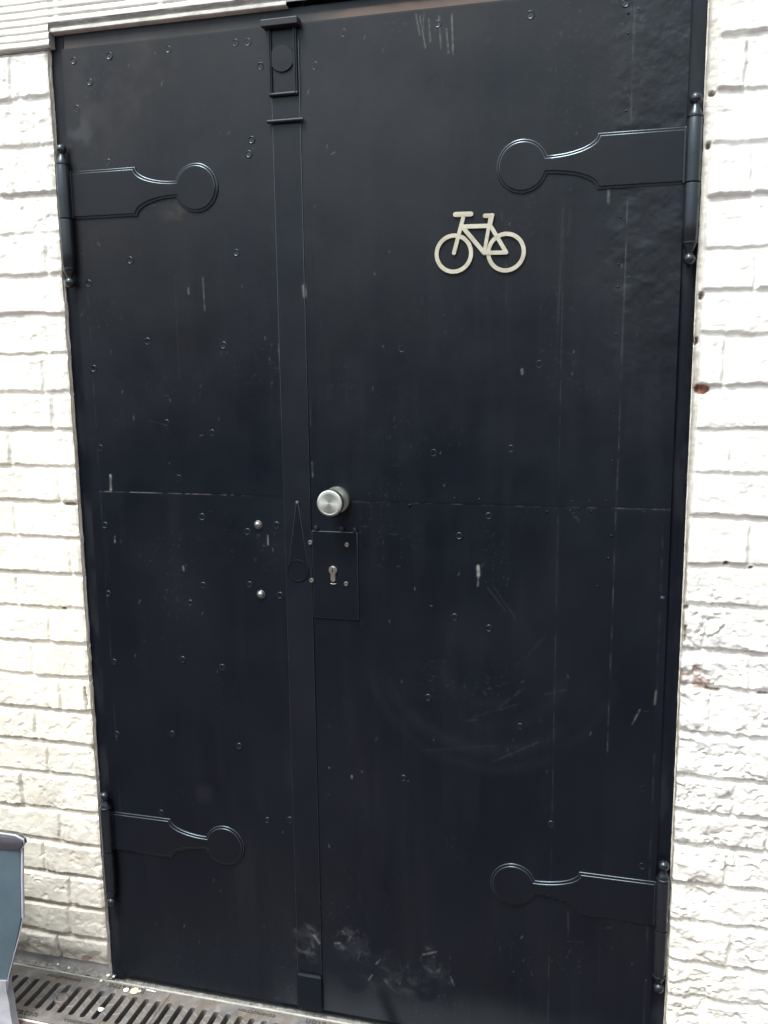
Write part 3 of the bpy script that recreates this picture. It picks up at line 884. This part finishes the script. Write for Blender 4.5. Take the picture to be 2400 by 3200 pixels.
for a_, b_ in RIV: place(RM_, 'rivet', a_, b_, rs.uniform(.86, 1.0))
PIM = s1([(1056, 57), (1101, 40), (1055, 145), (1046, 257), (1046, 480), (1023, 938), (1063, 938), (1070, 960), (1066, 1080), (1013, 1143), (1061, 1200), (1010, 1240),
          (1058, 1310), (1013, 1340)], K, 1200, 0)
PIM += s1([(1052, 37), (1003, 62), (1045, 143), (1035, 367), (996, 398), (1030, 477), (1030, 590), (987, 607), (810, 783), (887, 783), (806, 825), (843, 815), (895, 827),
           (412, 775), (305, 770), (705, 828), (1122, 830), (982, 932), (970, 1030), (960, 780), (1215, 790), (1213, 625), (963, 1320), (922, 1150), (111, 800)], K, 1200, 1000)
for a_, b_ in PIM:
    if abs(P(a_, b_)[0] - SEAM) > .004: place(PM_, 'small_rivet', a_, b_, rs.uniform(.6, 1.0))
# bright domed nuts on the left leaf
M_NUT = simple('worn_steel_dome', (0.16, 0.165, 0.17), (0.46, 0.47, 0.48), 90, 0.28, 0.9)
for a_, b_ in ((1116, 884), (1128, 1184)):
    x, z = P(a_ / K, 1000 + b_ / K)
    bm = bmesh.new()
    prof = [(.0092, -.001), (.0092, .0012)] + [(.0080 * math.cos(t), .0015 + .0075 * math.sin(t)) for t in np.linspace(0, 1.5, 10)]
    lathe(bm, prof, (x, 0, z), 'Y', 28)
    obj('domed_nut', bm, M_NUT, left_leaf)


# ------------------------------------------------------------------ hinges
def arc(cx, cz, r, a0, a1, n):
    return [(cx + r * math.cos(math.radians(a0 + (a1 - a0) * k / n)), cz + r * math.sin(math.radians(a0 + (a1 - a0) * k / n))) for k in range(n + 1)]


def strap_outline(g=0.0):
    """outline in s (distance from barrel) and t (height from strap centre); g shrinks it"""
    H = .0480 - g; NH = .0160 - g; C = .283; R = .0475 - g
    x1 = .150 - g * .7; x2 = C - math.sqrt(R * R - NH * NH)
    n = 11
    up = [(0.0, H)] + [(x1 + (x2 - x1) * (1 - math.cos(math.pi / 2 * k / n)), H - (H - NH) * math.sin(math.pi / 2 * k / n)) for k in range(0, n + 1)]
    a = math.degrees(math.asin(NH / R))
    circ = arc(C, 0, R, 180 - a, -(180 - a), 44)[1:-1]
    low = [(s_, -t_) for s_, t_ in up[::-1]]
    return (up + circ + low)[::-1]


def hinge(par, xbar, xs0, sgn, zc, label=None):
    """zc: height of strap centre; sgn +1 strap runs to +x"""
    hg = bpy.data.objects.new('hinge', None); col.objects.link(hg); hg.parent = par
    hg.location = Vector((xbar, -.008, zc)) - par.location
    if label: hg['label'] = label
    bm = bmesh.new()
    extrude_xz(bm, [(xs0 + sgn * s_, zc + t_) for s_, t_ in strap_outline()], 0.002, -0.0036, .0017)
    o = obj('strap', bm, M_EDGE, hg, sharp=42, worn_glint=True)
    bm = bmesh.new()
    extrude_xz(bm, [(xs0 + sgn * s_, zc + t_) for s_, t_ in strap_outline(.0048)], -0.0034, -0.0062, .0017)
    obj('raised_plate', bm, M_EDGE, hg, sharp=42, worn_glint=True)
    cy = -0.0125
    # barrel in two knuckles, turned ends
    zt, zb = zc + .0600, zc - .1460
    zm = zc - .0475
    bm = bmesh.new()
    lathe(bm, [(.0110, zm + .0008), (.0130, zm + .0016), (.0134, zc), (.0132, zt - .004), (.0118, zt - .001), (.0118, zt)], (xbar, cy, 0), 'Z', 36)
    obj('knuckle', bm, M_IRON, hg)
    bm = bmesh.new()
    lathe(bm, [(.0118, zb), (.0118, zb + .001), (.0128, zb + .004), (.0134, zb + .03), (.0134, zm - .004), (.0130, zm - .0012), (.0112, zm - .0004)], (xbar, cy, 0), 'Z', 36)
    obj('knuckle', bm, M_IRON, hg)

    def finial(z0, d):
        prof = [(.0112, 0), (.0138, .0006), (.0138, .0030), (.0120, .0042), (.0112, .0075), (.0088, .0125), (.0066, .0175), (.0058, .0205)]
        R = .0108; c = .0300
        for k in range(1, 15):
            t = math.radians(-55 + k * 10.0)
            prof.append((R * math.cos(t), c + R * math.sin(t)))
        prof.append((.0002, c + R))
        bm = bmesh.new(); lathe(bm, [(r_, z0 + d * t_) for r_, t_ in prof], (xbar, cy, 0), 'Z', 32)
        obj('finial', bm, M_IRON, hg)
    finial(zt, 1); finial(zb, -1)
    # leaf of the hinge behind the barrel
    bm = bmesh.new()
    box(bm, min(xs0 + sgn * .004, xbar), max(xs0 + sgn * .004, xbar), -.0068, .001, zm + .001, zc + .0475)
    obj('wrap', bm, M_IRON, hg, bevel=.001)
    return hg


hinge(left_leaf, -1.1400, -1.1300, 1, 1.8095)
hinge(left_leaf, -1.1385, -1.1295, 1, 0.3900)
hinge(right_leaf, 0.0970, 0.0850, -1, 1.8100)
hinge(right_leaf, 0.0970, 0.0850, -1, 0.3890)

# ------------------------------------------------------------------ knob
kb = bpy.data.objects.new('knob', None); col.objects.link(kb); kb.parent = right_leaf
KX, KZ = -0.5640, 1.1865
kb.location = Vector((KX, -.01, KZ)) - right_leaf.location
bm = bmesh.new(); lathe(bm, [(.0270, -.001), (.0272, .008), (.0262, .0098), (.0120, .0100)], (KX, 0, KZ), 'Y', 56); obj('rose', bm, M_STEEL, kb)
bm = bmesh.new(); lathe(bm, [(.0120, .0101), (.0105, .016), (.0105, .026), (.0140, .0325), (.0200, .0355)], (KX, 0, KZ), 'Y', 56); obj('neck', bm, M_STEEL, kb)
M_FACE = simple('turned_steel_face', (0.40, 0.425, 0.405), (0.47, 0.49, 0.47), 60, 0.58, 1.0)
nt_ = M_FACE.node_tree; b_ = nt_.nodes['Principled BSDF']
b_.inputs['Anisotropic'].default_value = 0.55
tg = N(nt_, 'ShaderNodeTangent', direction_type='RADIAL', axis='Y'); nt_.links.new(tg.outputs[0], b_.inputs['Tangent'])
bm = bmesh.new()
lathe(bm, [(.0200, .0355), (.0240, .0360), (.0262, .0385), (.0268, .0430), (.0268, .0500), (.0258, .0535), (.0240, .0548), (.0218, .0550), (.0212, .0546), (.0205, .0549), (.0002, .0552)],
      (0, 0, 0), 'Y', 64)
o = obj('grip', bm, M_FACE, kb)
o.matrix_parent_inverse = Matrix.Identity(4); o.location = (0, .01, 0)

# ------------------------------------------------------------------ lock plate
lk = bpy.data.objects.new('lock_plate', None); col.objects.link(lk); lk.parent = right_leaf
lk.location = Vector((-.571, -.003, 1.03)) - right_leaf.location
bm = bmesh.new(); extrude_xz(bm, [(-.6208, .936), (-.5222, .936), (-.5222, 1.1205), (-.6208, 1.1205)], .001, -.0034, .0014); obj('plate', bm, M_EDGE, lk, sharp=42, worn_glint=True)


def zl(a, b): return P(750 + a / 3.318, 1450 + b / 3.318, -.004)


M_SCREW = simple('worn_screw', (0.06, 0.055, 0.05), (0.42, 0.38, 0.36), 260, 0.4, 0.7)
for a_, b_ in ((728, 815), (1107, 838), (742, 1208), (1100, 1243)):
    x, z = zl(a_, b_)
    bm = bmesh.new()
    lathe(bm, [(.0052, -.001), (.0050, .0012), (.0042, .0024), (.0030, .0026), (.0024, .0010), (.0004, .0008)], (x, -.0034, z), 'Y', 18)
    obj('screw', bm, M_SCREW, lk)
for a_, b_ in ((785, 668), (1187, 688), (1052, 675)):
    x, z = zl(a_, b_)
    bm = bmesh.new(); lathe(bm, [(.0062, -.001), (.0058, .004), (.0040, .0062), (.0005, .0068)], (x, 0, z), 'Y', 6 if a_ != 1052 else 16)
    obj('bolt_head', bm, M_IRON, lk)
# euro cylinder
ccx, ccz = zl(966, 1100)
cyl = bpy.data.objects.new('lock_cylinder', None); col.objects.link(cyl); cyl.parent = right_leaf
cyl.location = Vector((ccx, -.006, ccz)) - right_leaf.location
CR = .0086
out = arc(ccx, ccz, CR, -57, 237, 34)[:] + arc(ccx, ccz - .0195, .0050, 180, 360, 12)
bm = bmesh.new(); extrude_xz(bm, out, -.002, -.0072, .0004); obj('body', bm, M_STEEL, cyl)
bm = bmesh.new(); extrude_xz(bm, offset(out[::1], -.0016), -.0030, -.0042, .0002); obj('surround', bm, M_DARK, cyl)
bm = bmesh.new(); lathe(bm, [(.0068, 0), (.0066, .0010), (.0010, .0012)], (ccx, -.0072, ccz + .0002), 'Y', 28); obj('plug', bm, M_STEEL, cyl)
bm = bmesh.new()
extrude_xz(bm, [(ccx - .0009, ccz + .0052), (ccx - .0009, ccz + .0018), (ccx - .0016, ccz + .0012), (ccx - .0008, ccz - .0006), (ccx - .0016, ccz - .0016), (ccx - .0012, ccz - .0036), (ccx + .0010, ccz - .0036),
                (ccx + .0012, ccz - .0002), (ccx + .0004, ccz + .0010), (ccx + .0009, ccz + .0052)], -.0080, -.0087)
obj('keyhole', bm, M_DARK, cyl)
bm = bmesh.new(); tube_path(bm, [(ccx - .006, -.0042, ccz - .0285), (ccx - .002, -.0044, ccz - .0292), (ccx + .003, -.0044, ccz - .0292), (ccx + .006, -.0042, ccz - .0280)], .0008, 8)
obj('notch', bm, M_STEEL, cyl)
# teardrop swing cover left of the plate, on the cover strip
tcx, tcz, TR = -.6515, 1.0350, .0232
ax, az = -.6503, 1.1815
ang = math.degrees(math.acos(TR / math.hypot(ax - tcx, az - tcz)))
out = arc(tcx, tcz, TR, 90 - ang * 0 - (ang), 90 - 360 + ang, 40)
out = arc(tcx, tcz, TR, 90 - ang, -270 + ang, 44)
out = out + [(ax - .0022, az - .001), (ax, az + .001), (ax + .0022, az - .001)]
ek = bpy.data.objects.new('keyhole_cover', None); col.objects.link(ek); ek.parent = left_leaf
ek.location = Vector((tcx, -.004, tcz)) - left_leaf.location
bm = bmesh.new(); extrude_xz(bm, out, -.0026, -.0044, .0012); obj('cover', bm, M_EDGE, ek, sharp=42, worn_glint=True)
bm = bmesh.new(); tube_path(bm, [(a_, -.0047, b_) for a_, b_ in arc(tcx, tcz, TR - .0010, 0, 350, 44)], .0011, 6, True); obj('ring', bm, M_EDGE, ek)
bm = bmesh.new(); lathe(bm, [(.0036, 0), (.0030, .0016), (.0004, .0020)], (ax, -.0044, az - .003), 'Y', 14); obj('pivot', bm, M_SCREW, ek)

# ------------------------------------------------------------------ bicycle emblem
S4 = 4.1475
em = bpy.data.objects.new('bicycle_emblem', None); col.objects.link(em); em.parent = right_leaf
em.location = Vector((-.275, -.004, 1.66)) - right_leaf.location
layer = [0]


def e4(a, b): return P(1300 + a / S4, 600 + b / S4, -.0045)


def eplate(name, outlines):
    bm = bmesh.new()
    for pts in outlines:
        layer[0] += 1
        extrude_xz(bm, pts, -.0020, -.0046 - .00012 * layer[0], .0002)
    return obj(name, bm, M_SIGN, em, sharp=12)


def bar(a, b, w_, r0=True, r1=True):
    a, b = Vector(a), Vector(b); d = (b - a).normalized(); n = Vector((-d.y, d.x)); h_ = w_ / 2
    an = math.degrees(math.atan2(d.y, d.x))
    pts = arc(b.x, b.y, h_, an - 90, an + 90, 8) if r1 else [tuple(b - n * h_), tuple(b + n * h_)]
    pts += arc(a.x, a.y, h_, an + 90, an + 270, 8) if r0 else [tuple(a + n * h_), tuple(a - n * h_)]
    return pts


def wheel(cx, cz, R, r):
    bm = bmesh.new(); layer[0] += 1
    y1 = -.0046 - .00012 * layer[0]
    n = 72
    rings = []
    for rad, y in ((r, -.002), (r, y1 + .0002), (r + .0002, y1), (R - .0002, y1), (R, y1 + .0002), (R, -.002)):
        rings.append([bm.verts.new((cx + rad * math.cos(2 * math.pi * k / n), y, cz + rad * math.sin(2 * math.pi * k / n))) for k in range(n)])
    for i in range(6):
        A, B = rings[i], rings[(i + 1) % 6]
        for k in range(n): bm.faces.new((A[k], A[(k + 1) % n], B[(k + 1) % n], B[k]))
    return obj('wheel', bm, M_SIGN, em, sharp=12)


W_ = .0078
wheel(-.3240, 1.6607, .0366, .0290)
wheel(-.2260, 1.6595, .0366, .0290)
head = e4(615, 320); fork = e4(492, 790); hl, hr = e4(510, 292), e4(712, 285)
t1 = e4(600, 450); t2 = e4(965, 438); bbk = e4(885, 790); rr_ = e4(1170, 784)
sl_, sr_ = e4(895, 310), e4(1000, 307); st_ = e4(992, 300)
eplate('handlebar', [bar(hl, hr, .0088)])
eplate('fork', [bar(head, fork, W_ * .95, False, True)])
eplate('frame', [bar(t1, t2, W_, True, True), bar(t1, bbk, W_, True, True), bar(t2, rr_, W_ * .95, True, True), bar(bbk, rr_, W_ * .95, True, True), bar(e4(965, 330), bbk, W_ * .85, False, True)])
eplate('saddle', [bar(sl_, sr_, W_, True, False), bar(e4(992, 282), e4(955, 450), W_ * 1.0, False, True)])

# ------------------------------------------------------------------ drain
channel = thing('drain_channel', 'dirt filled drainage channel with pale steel edge rails along the door sill', 'drain', (-1.0, -.085, -.06))
bm = bmesh.new(); box(bm, -3.0, 1.5, -.171, -.0080, -.12, -.050); obj('trough', bm, M_TROUGH, channel, smooth=False)
bm = bmesh.new(); box(bm, -3.0, 1.5, -.0105, -.0065, -.10, .0015); obj('edge_rail', bm, M_RAIL, channel, bevel=.0006)
bm = bmesh.new(); box(bm, -3.0, 1.5, -.1722, -.1692, -.10, -.0005); obj('edge_rail', bm, M_JAMB, channel, bevel=.0006)
PITCH = .0294; GL = PITCH * 17; GX = -0.996
YT, YB = -.0120, -.1680                     # grate edges
SY0, SY1 = -.0420, -.1335                   # slot ends
SLX = P(0, 0)[0] * 0 + G(590 / 3.318, 2800 + 888 / 3.318)[0]


def grate_meshes():
    """one grate, x from 0 to GL"""
    bm = bmesh.new(); hw = .0064; n = 10
    zt, zb = .0, -.026
    for k in range(17):
        x0 = k * PITCH + .0006 * (k == 0); x1 = (k + 1) * PITCH - .0006 * (k == 16); xc = (k + .5) * PITCH
        inner = []; outer = []
        cy0, cy1 = SY0 - hw, SY1 + hw
        for j in range(n + 1):
            t = math.pi * j / n
            inner.append((xc + hw * math.cos(t), cy0 + hw * math.sin(t)))
        for j in range(n + 1):
            t = math.pi + math.pi * j / n
            inner.append((xc + hw * math.cos(t), cy1 + hw * math.sin(t)))
        tops = [(x1 + (x0 - x1) * j / n, YT) for j in range(n + 1)]
        bots = [(x0 + (x1 - x0) * j / n, YB) for j in range(n + 1)]
        outer = tops + bots
        vi = [bm.verts.new((a, b, zt - .0008)) for a, b in inner]
        vl = [bm.verts.new((a + (a - xc) * .12, b + (.001 if b > -.08 else -.001), zt)) for a, b in inner]
        vo = [bm.verts.new((a, b, zt)) for a, b in outer]
        vd = [bm.verts.new((a, b, zb)) for a, b in inner]
        m = len(inner)
        for j in range(m):
            jn = (j + 1) % m
            bm.faces.new((vo[j], vo[jn], vl[jn], vl[j]))
            bm.faces.new((vl[j], vl[jn], vi[jn], vi[j]))
            bm.faces.new((vi[j], vi[jn], vd[jn], vd[j]))
    bmesh.ops.remove_doubles(bm, verts=bm.verts, dist=.00005)
    box(bm, .0007, GL - .0007, YT + .0001, YT + .0006, zb, zt - .0006)
    return bm


def ridges():
    bm = bmesh.new(); rg = np.random.RandomState(5)
    for k in range(17):
        xc = k * PITCH                          # ridge sits on the bar between two slots
        if k == 0: continue
        for q, (yy, s_) in enumerate(((-.060, 1), (-.082, -1), (-.110, 1))):
            yy += .004 * ((k * 7 + q * 3) % 3 - 1)
            L_ = .0085; an = math.radians(-34 if (k * 3 + q) % 4 else 30)
            dx, dy = L_ * math.cos(an), L_ * math.sin(an)
            nx_, ny_ = -math.sin(an) * .0007, math.cos(an) * .0007
            lo = [bm.verts.new((xc + sx * dx + sy * nx_ * 1.6, yy + sx * dy + sy * ny_ * 1.6, -.0002)) for sx, sy in ((-1, -1), (1, -1), (1, 1), (-1, 1))]
            hi = [bm.verts.new((xc + sx * dx * .93 + sy * nx_ * .5, yy + sx * dy * .93 + sy * ny_ * .5, .0014)) for sx, sy in ((-1, -1), (1, -1), (1, 1), (-1, 1))]
            bm.faces.new(hi)
            for i in range(4): bm.faces.new((lo[i], lo[(i + 1) % 4], hi[(i + 1) % 4], hi[i]))
    return bm


def text_mesh(body, size, ext, rot):
    cu = bpy.data.curves.new('lettering', 'FONT'); cu.body = body; cu.size = size; cu.extrude = ext; cu.align_x = 'CENTER'; cu.align_y = 'CENTER'; cu.space_character = 1.15
    cu.offset = size * .018
    t = bpy.data.objects.new('tmp', cu); col.objects.link(t)
    dg = bpy.context.evaluated_depsgraph_get(); dg.update()
    me = bpy.data.meshes.new_from_object(t.evaluated_get(dg))
    bpy.data.objects.remove(t)
    if rot: me.transform(Matrix.Rotation(math.pi, 4, 'Z'))
    return me


bmg = grate_meshes()
g0 = thing('drain_grate', 'slotted iron grate piece with a round bolt head, beside the standing panel', 'grate', (GX - GL, -.09, -.02), 'slotted grates along the sill')
gm = obj('slotted_plate', bmg, M_GRATE, None)
gm.parent = g0; gm.location = (0, .09, .02)
gr = obj('tread_ridges', ridges(), M_TREAD, None); gr.parent = g0; gr.location = (0, .09, .02)
letters = []
tx1 = GX + G(948, 3185)[0] - G(532, 3115)[0] - GX      # lettering centre from the grate end
for nm, body, size, yy, rot, xx in (('lettering', 'hauraton', .0235, -.0245, True, .388), ('lettering', 'CONSTRUCTION', .0105, -.0250, True, .222),
                                    ('lettering', 'hauraton', .0235, -.1515, False, .190), ('lettering', 'CONSTRUCTION', .0105, -.1515, False, .352)):
    me = text_mesh(body, size, .0006, rot)
    o = link(nm, me, M_LETTER, None, smooth=False); o.parent = g0; o.location = (xx, yy + .09, .0206); letters.append(o)
g1 = thing('drain_grate', 'slotted cast iron grate piece starting below the narrow door leaf, right of the joint', 'grate', (GX, -.09, -.02), 'slotted grates along the sill')
g2 = thing('drain_grate', 'slotted cast iron grate piece below the wide door leaf', 'grate', (GX + GL, -.09, -.02), 'slotted grates along the sill')
for g in (g1,):
    for ch in [gm, gr] + letters:
        c_ = ch.copy(); col.objects.link(c_); c_.parent = g
bpy.data.objects.remove(g2)
bx_, by_ = G(193, 3119)
bm = bmesh.new()
lathe(bm, [(.0170, -.012), (.0170, .0006), (.0155, .0022), (.0128, .0020), (.0115, -.0010), (.0070, -.0020), (.0050, .0008), (.0005, .0014)], (0, 0, 0), 'Z', 32)
o = obj('bolt', bm, M_GRATE, None); o.parent = g0; o.location = (bx_ - g0.location.x, by_ + .09, .0202)

# ------------------------------------------------------------------ paint flakes lying on the grate and sill
FL = [(1050, 878, .0042, 0, 'small round white paint flake left of the sill corner'), (1125, 860, .0048, 0, 'white paint crumb just below the brick corner'),
      (1182, 872, .0034, 0, 'tiny white paint crumb right at the foot of the frame'), (1308, 975, .0080, 0, 'squarish white paint flake on the grate rim'),
      (1395, 985, .0120, 1, 'largest flake, white with a yellowish patch, on the grate rim'), (1448, 988, .0042, 0, 'small pale flake right of the largest flake'),
      (1048, 1175, .0085, 0, 'folded white flake lying on a bar between the slots'), (605, 745, .0030, 0, 'white speck in the rubble strip, left one'),
      (715, 782, .0034, 0, 'white speck in the rubble strip beside the rail')]
rs = np.random.RandomState(11)
for a_, b_, r_, y_, lab in FL:
    x, y = G(a_ / 3.318, 2800 + b_ / 3.318, .003)
    bm = bmesh.new(); n = 7
    ring = [(x + r_ * (0.75 + .45 * rs.rand()) * math.cos(2 * math.pi * k / n + .3), y + r_ * (0.6 + .45 * rs.rand()) * math.sin(2 * math.pi * k / n + .3)) for k in range(n)]
    z0 = .0022 if y < -.011 else .0115
    lo = [bm.verts.new((p[0], p[1], z0 + rs.rand() * .001)) for p in ring]; hi = [bm.verts.new((p[0] * .9 + x * .1, p[1] * .9 + y * .1, z0 + .0016 + rs.rand() * .0016)) for p in ring]
    bm.faces.new(hi); bm.faces.new(lo[::-1])
    for k in range(n): bm.faces.new((lo[k], lo[(k + 1) % n], hi[(k + 1) % n], hi[k]))
    tag(obj('paint_flake', bm, M_YELLOW if y_ else M_FLAKE, smooth=False), lab, 'paint flake', 'paint flakes fallen from the wall')
# grit and crumbs on the grate, the rail and the rubble strip
bm = bmesh.new(); rg = np.random.RandomState(21)
for k in range(900):
    u = rg.rand()
    if u < .45: x, y = rg.uniform(-1.5, -1.14), rg.uniform(-.006, .03); z0 = .010
    elif u < .70: x, y = rg.normal(-1.13, .05), rg.uniform(-.040, -.008); z0 = .0008
    elif u < .90: x, y = rg.uniform(-1.45, -.6), rg.uniform(-.166, -.140); z0 = .0006
    else: x, y = rg.uniform(-1.4, -.5), rg.uniform(-.036, -.006); z0 = .001
    r_ = .0008 + .0018 * rg.rand() ** 3
    v_ = [bm.verts.new((x + rg.uniform(-1, 1) * r_, y + rg.uniform(-1, 1) * r_, z0 + rg.uniform(-.3, 1) * r_)) for _ in range(5)]
    for f_ in ((0, 1, 2), (0, 2, 3), (0, 3, 4), (1, 2, 4), (2, 3, 4)): bm.faces.new([v_[i] for i in f_])
tag(obj('grit', bm, simple('sandy_grit', (0.12, 0.10, 0.08), (0.55, 0.50, 0.42), 300, 0.9), smooth=False), 'sandy grit and crumbs scattered on the drain rim and rubble strip', 'grit', None, 'stuff')
bm = bmesh.new()
a0, a1 = G(460, 3098, .004), G(487, 3098 + .5, .004)
tube_path(bm, [(G(457, 3092, .004)[0], G(457, 3092, .004)[1], .0035), (G(487, 3099, .004)[0], G(487, 3099, .004)[1], .0035)], .0014, 6)
tag(obj('match_stick', bm, M_FLAKE), 'thin pale stick lying along the sill rail left of the grate joint', 'stick')

# ------------------------------------------------------------------ standing panel at the lower left corner
pn = thing('standing_panel', 'thin blue-grey panel with pale edge on a pale foot, before the brick wall', 'panel', (-1.42, -.20, 0))
CXP = -1.42


def panel_loft(sections, thick, y_c, bow=0.02):
    bm = bmesh.new(); rings = []
    for z, hwid, yy in sections:
        ring = []
        for k in range(17):
            u = -1 + 2 * k / 16
            ring.append((CXP + u * hwid, y_c + yy - thick / 2 + bow * (abs(u) ** 3), z))
        for k in range(16, -1, -1):
            u = -1 + 2 * k / 16
            ring.append((CXP + u * hwid, y_c + yy + thick / 2 + bow * (abs(u) ** 3), z))
        rings.append([bm.verts.new(p) for p in ring])
    for a, b in zip(rings[:-1], rings[1:]):
        for k in range(len(a)): bm.faces.new((a[k], a[(k + 1) % len(a)], b[(k + 1) % len(a)], b[k]))
    bm.faces.new(rings[0]); bm.faces.new(rings[-1][::-1])
    return bm


YP = -.200
bm = panel_loft([(.085, .118, 0), (.12, .124, 0), (.183, .146, 0), (.225, .160, -.002), (.272, .1745, -.003), (.36, .181, -.003), (.437, .186, -.003)], .012, YP, .012)
obj('body', bm, M_PANEL, pn)
bm = panel_loft([(.4375, .187, -.004), (.454, .203, -.010), (.463, .203, -.012), (.471, .190, -.012)], .016, YP, .010)
obj('lip', bm, M_LIP, pn)
bm = bmesh.new()
tube_path(bm, [(CXP - .186, YP - .006, .4735), (CXP + .186, YP - .006, .4735), (CXP + .2035, YP - .004, .4650), (CXP + .2035, YP - .003, .4545), (CXP + .1925, YP + .001, .4375)], .0022, 8)
tube_path(bm, [(CXP + .1915, YP + .006, .4370), (CXP + .1845, YP + .006, .36), (CXP + .1785, YP + .006, .273)], .0034, 8)
tube_path(bm, [(CXP + .1785, YP + .006, .272), (CXP + .164, YP + .006, .225), (CXP + .149, YP + .006, .183), (CXP + .127, YP + .006, .12), (CXP + .121, YP + .006, .085)], .0012, 8)
obj('edge_trim', bm, M_PALE, pn)
bm = panel_loft([(.0, .142, -.012), (.03, .134, -.008), (.06, .126, 0), (.088, .122, 0), (.112, .1235, 0)], .020, YP, .012)
obj('foot', bm, simple('grey_foot', (0.24, 0.245, 0.28), (0.40, 0.40, 0.44), 14, 0.5), pn)

# ------------------------------------------------------------------ unseen wall added behind the camera to shade the brickwork and darken reflections
hs_ = thing('added_shade_wall', 'plain unseen wall added behind the camera for shade and dark reflections', 'added_shade_wall', (0, -5.5, 0))
bm = bmesh.new(); box(bm, -8, 8, -6.0, -5.5, -.1, 2.2); obj('wall', bm, M_RENDER, hs_, smooth=False)
bm = bmesh.new(); box(bm, -8.1, 8.1, -6.1, -5.4, 2.2, 2.3); obj('coping', bm, M_SOFFIT, hs_, smooth=False)
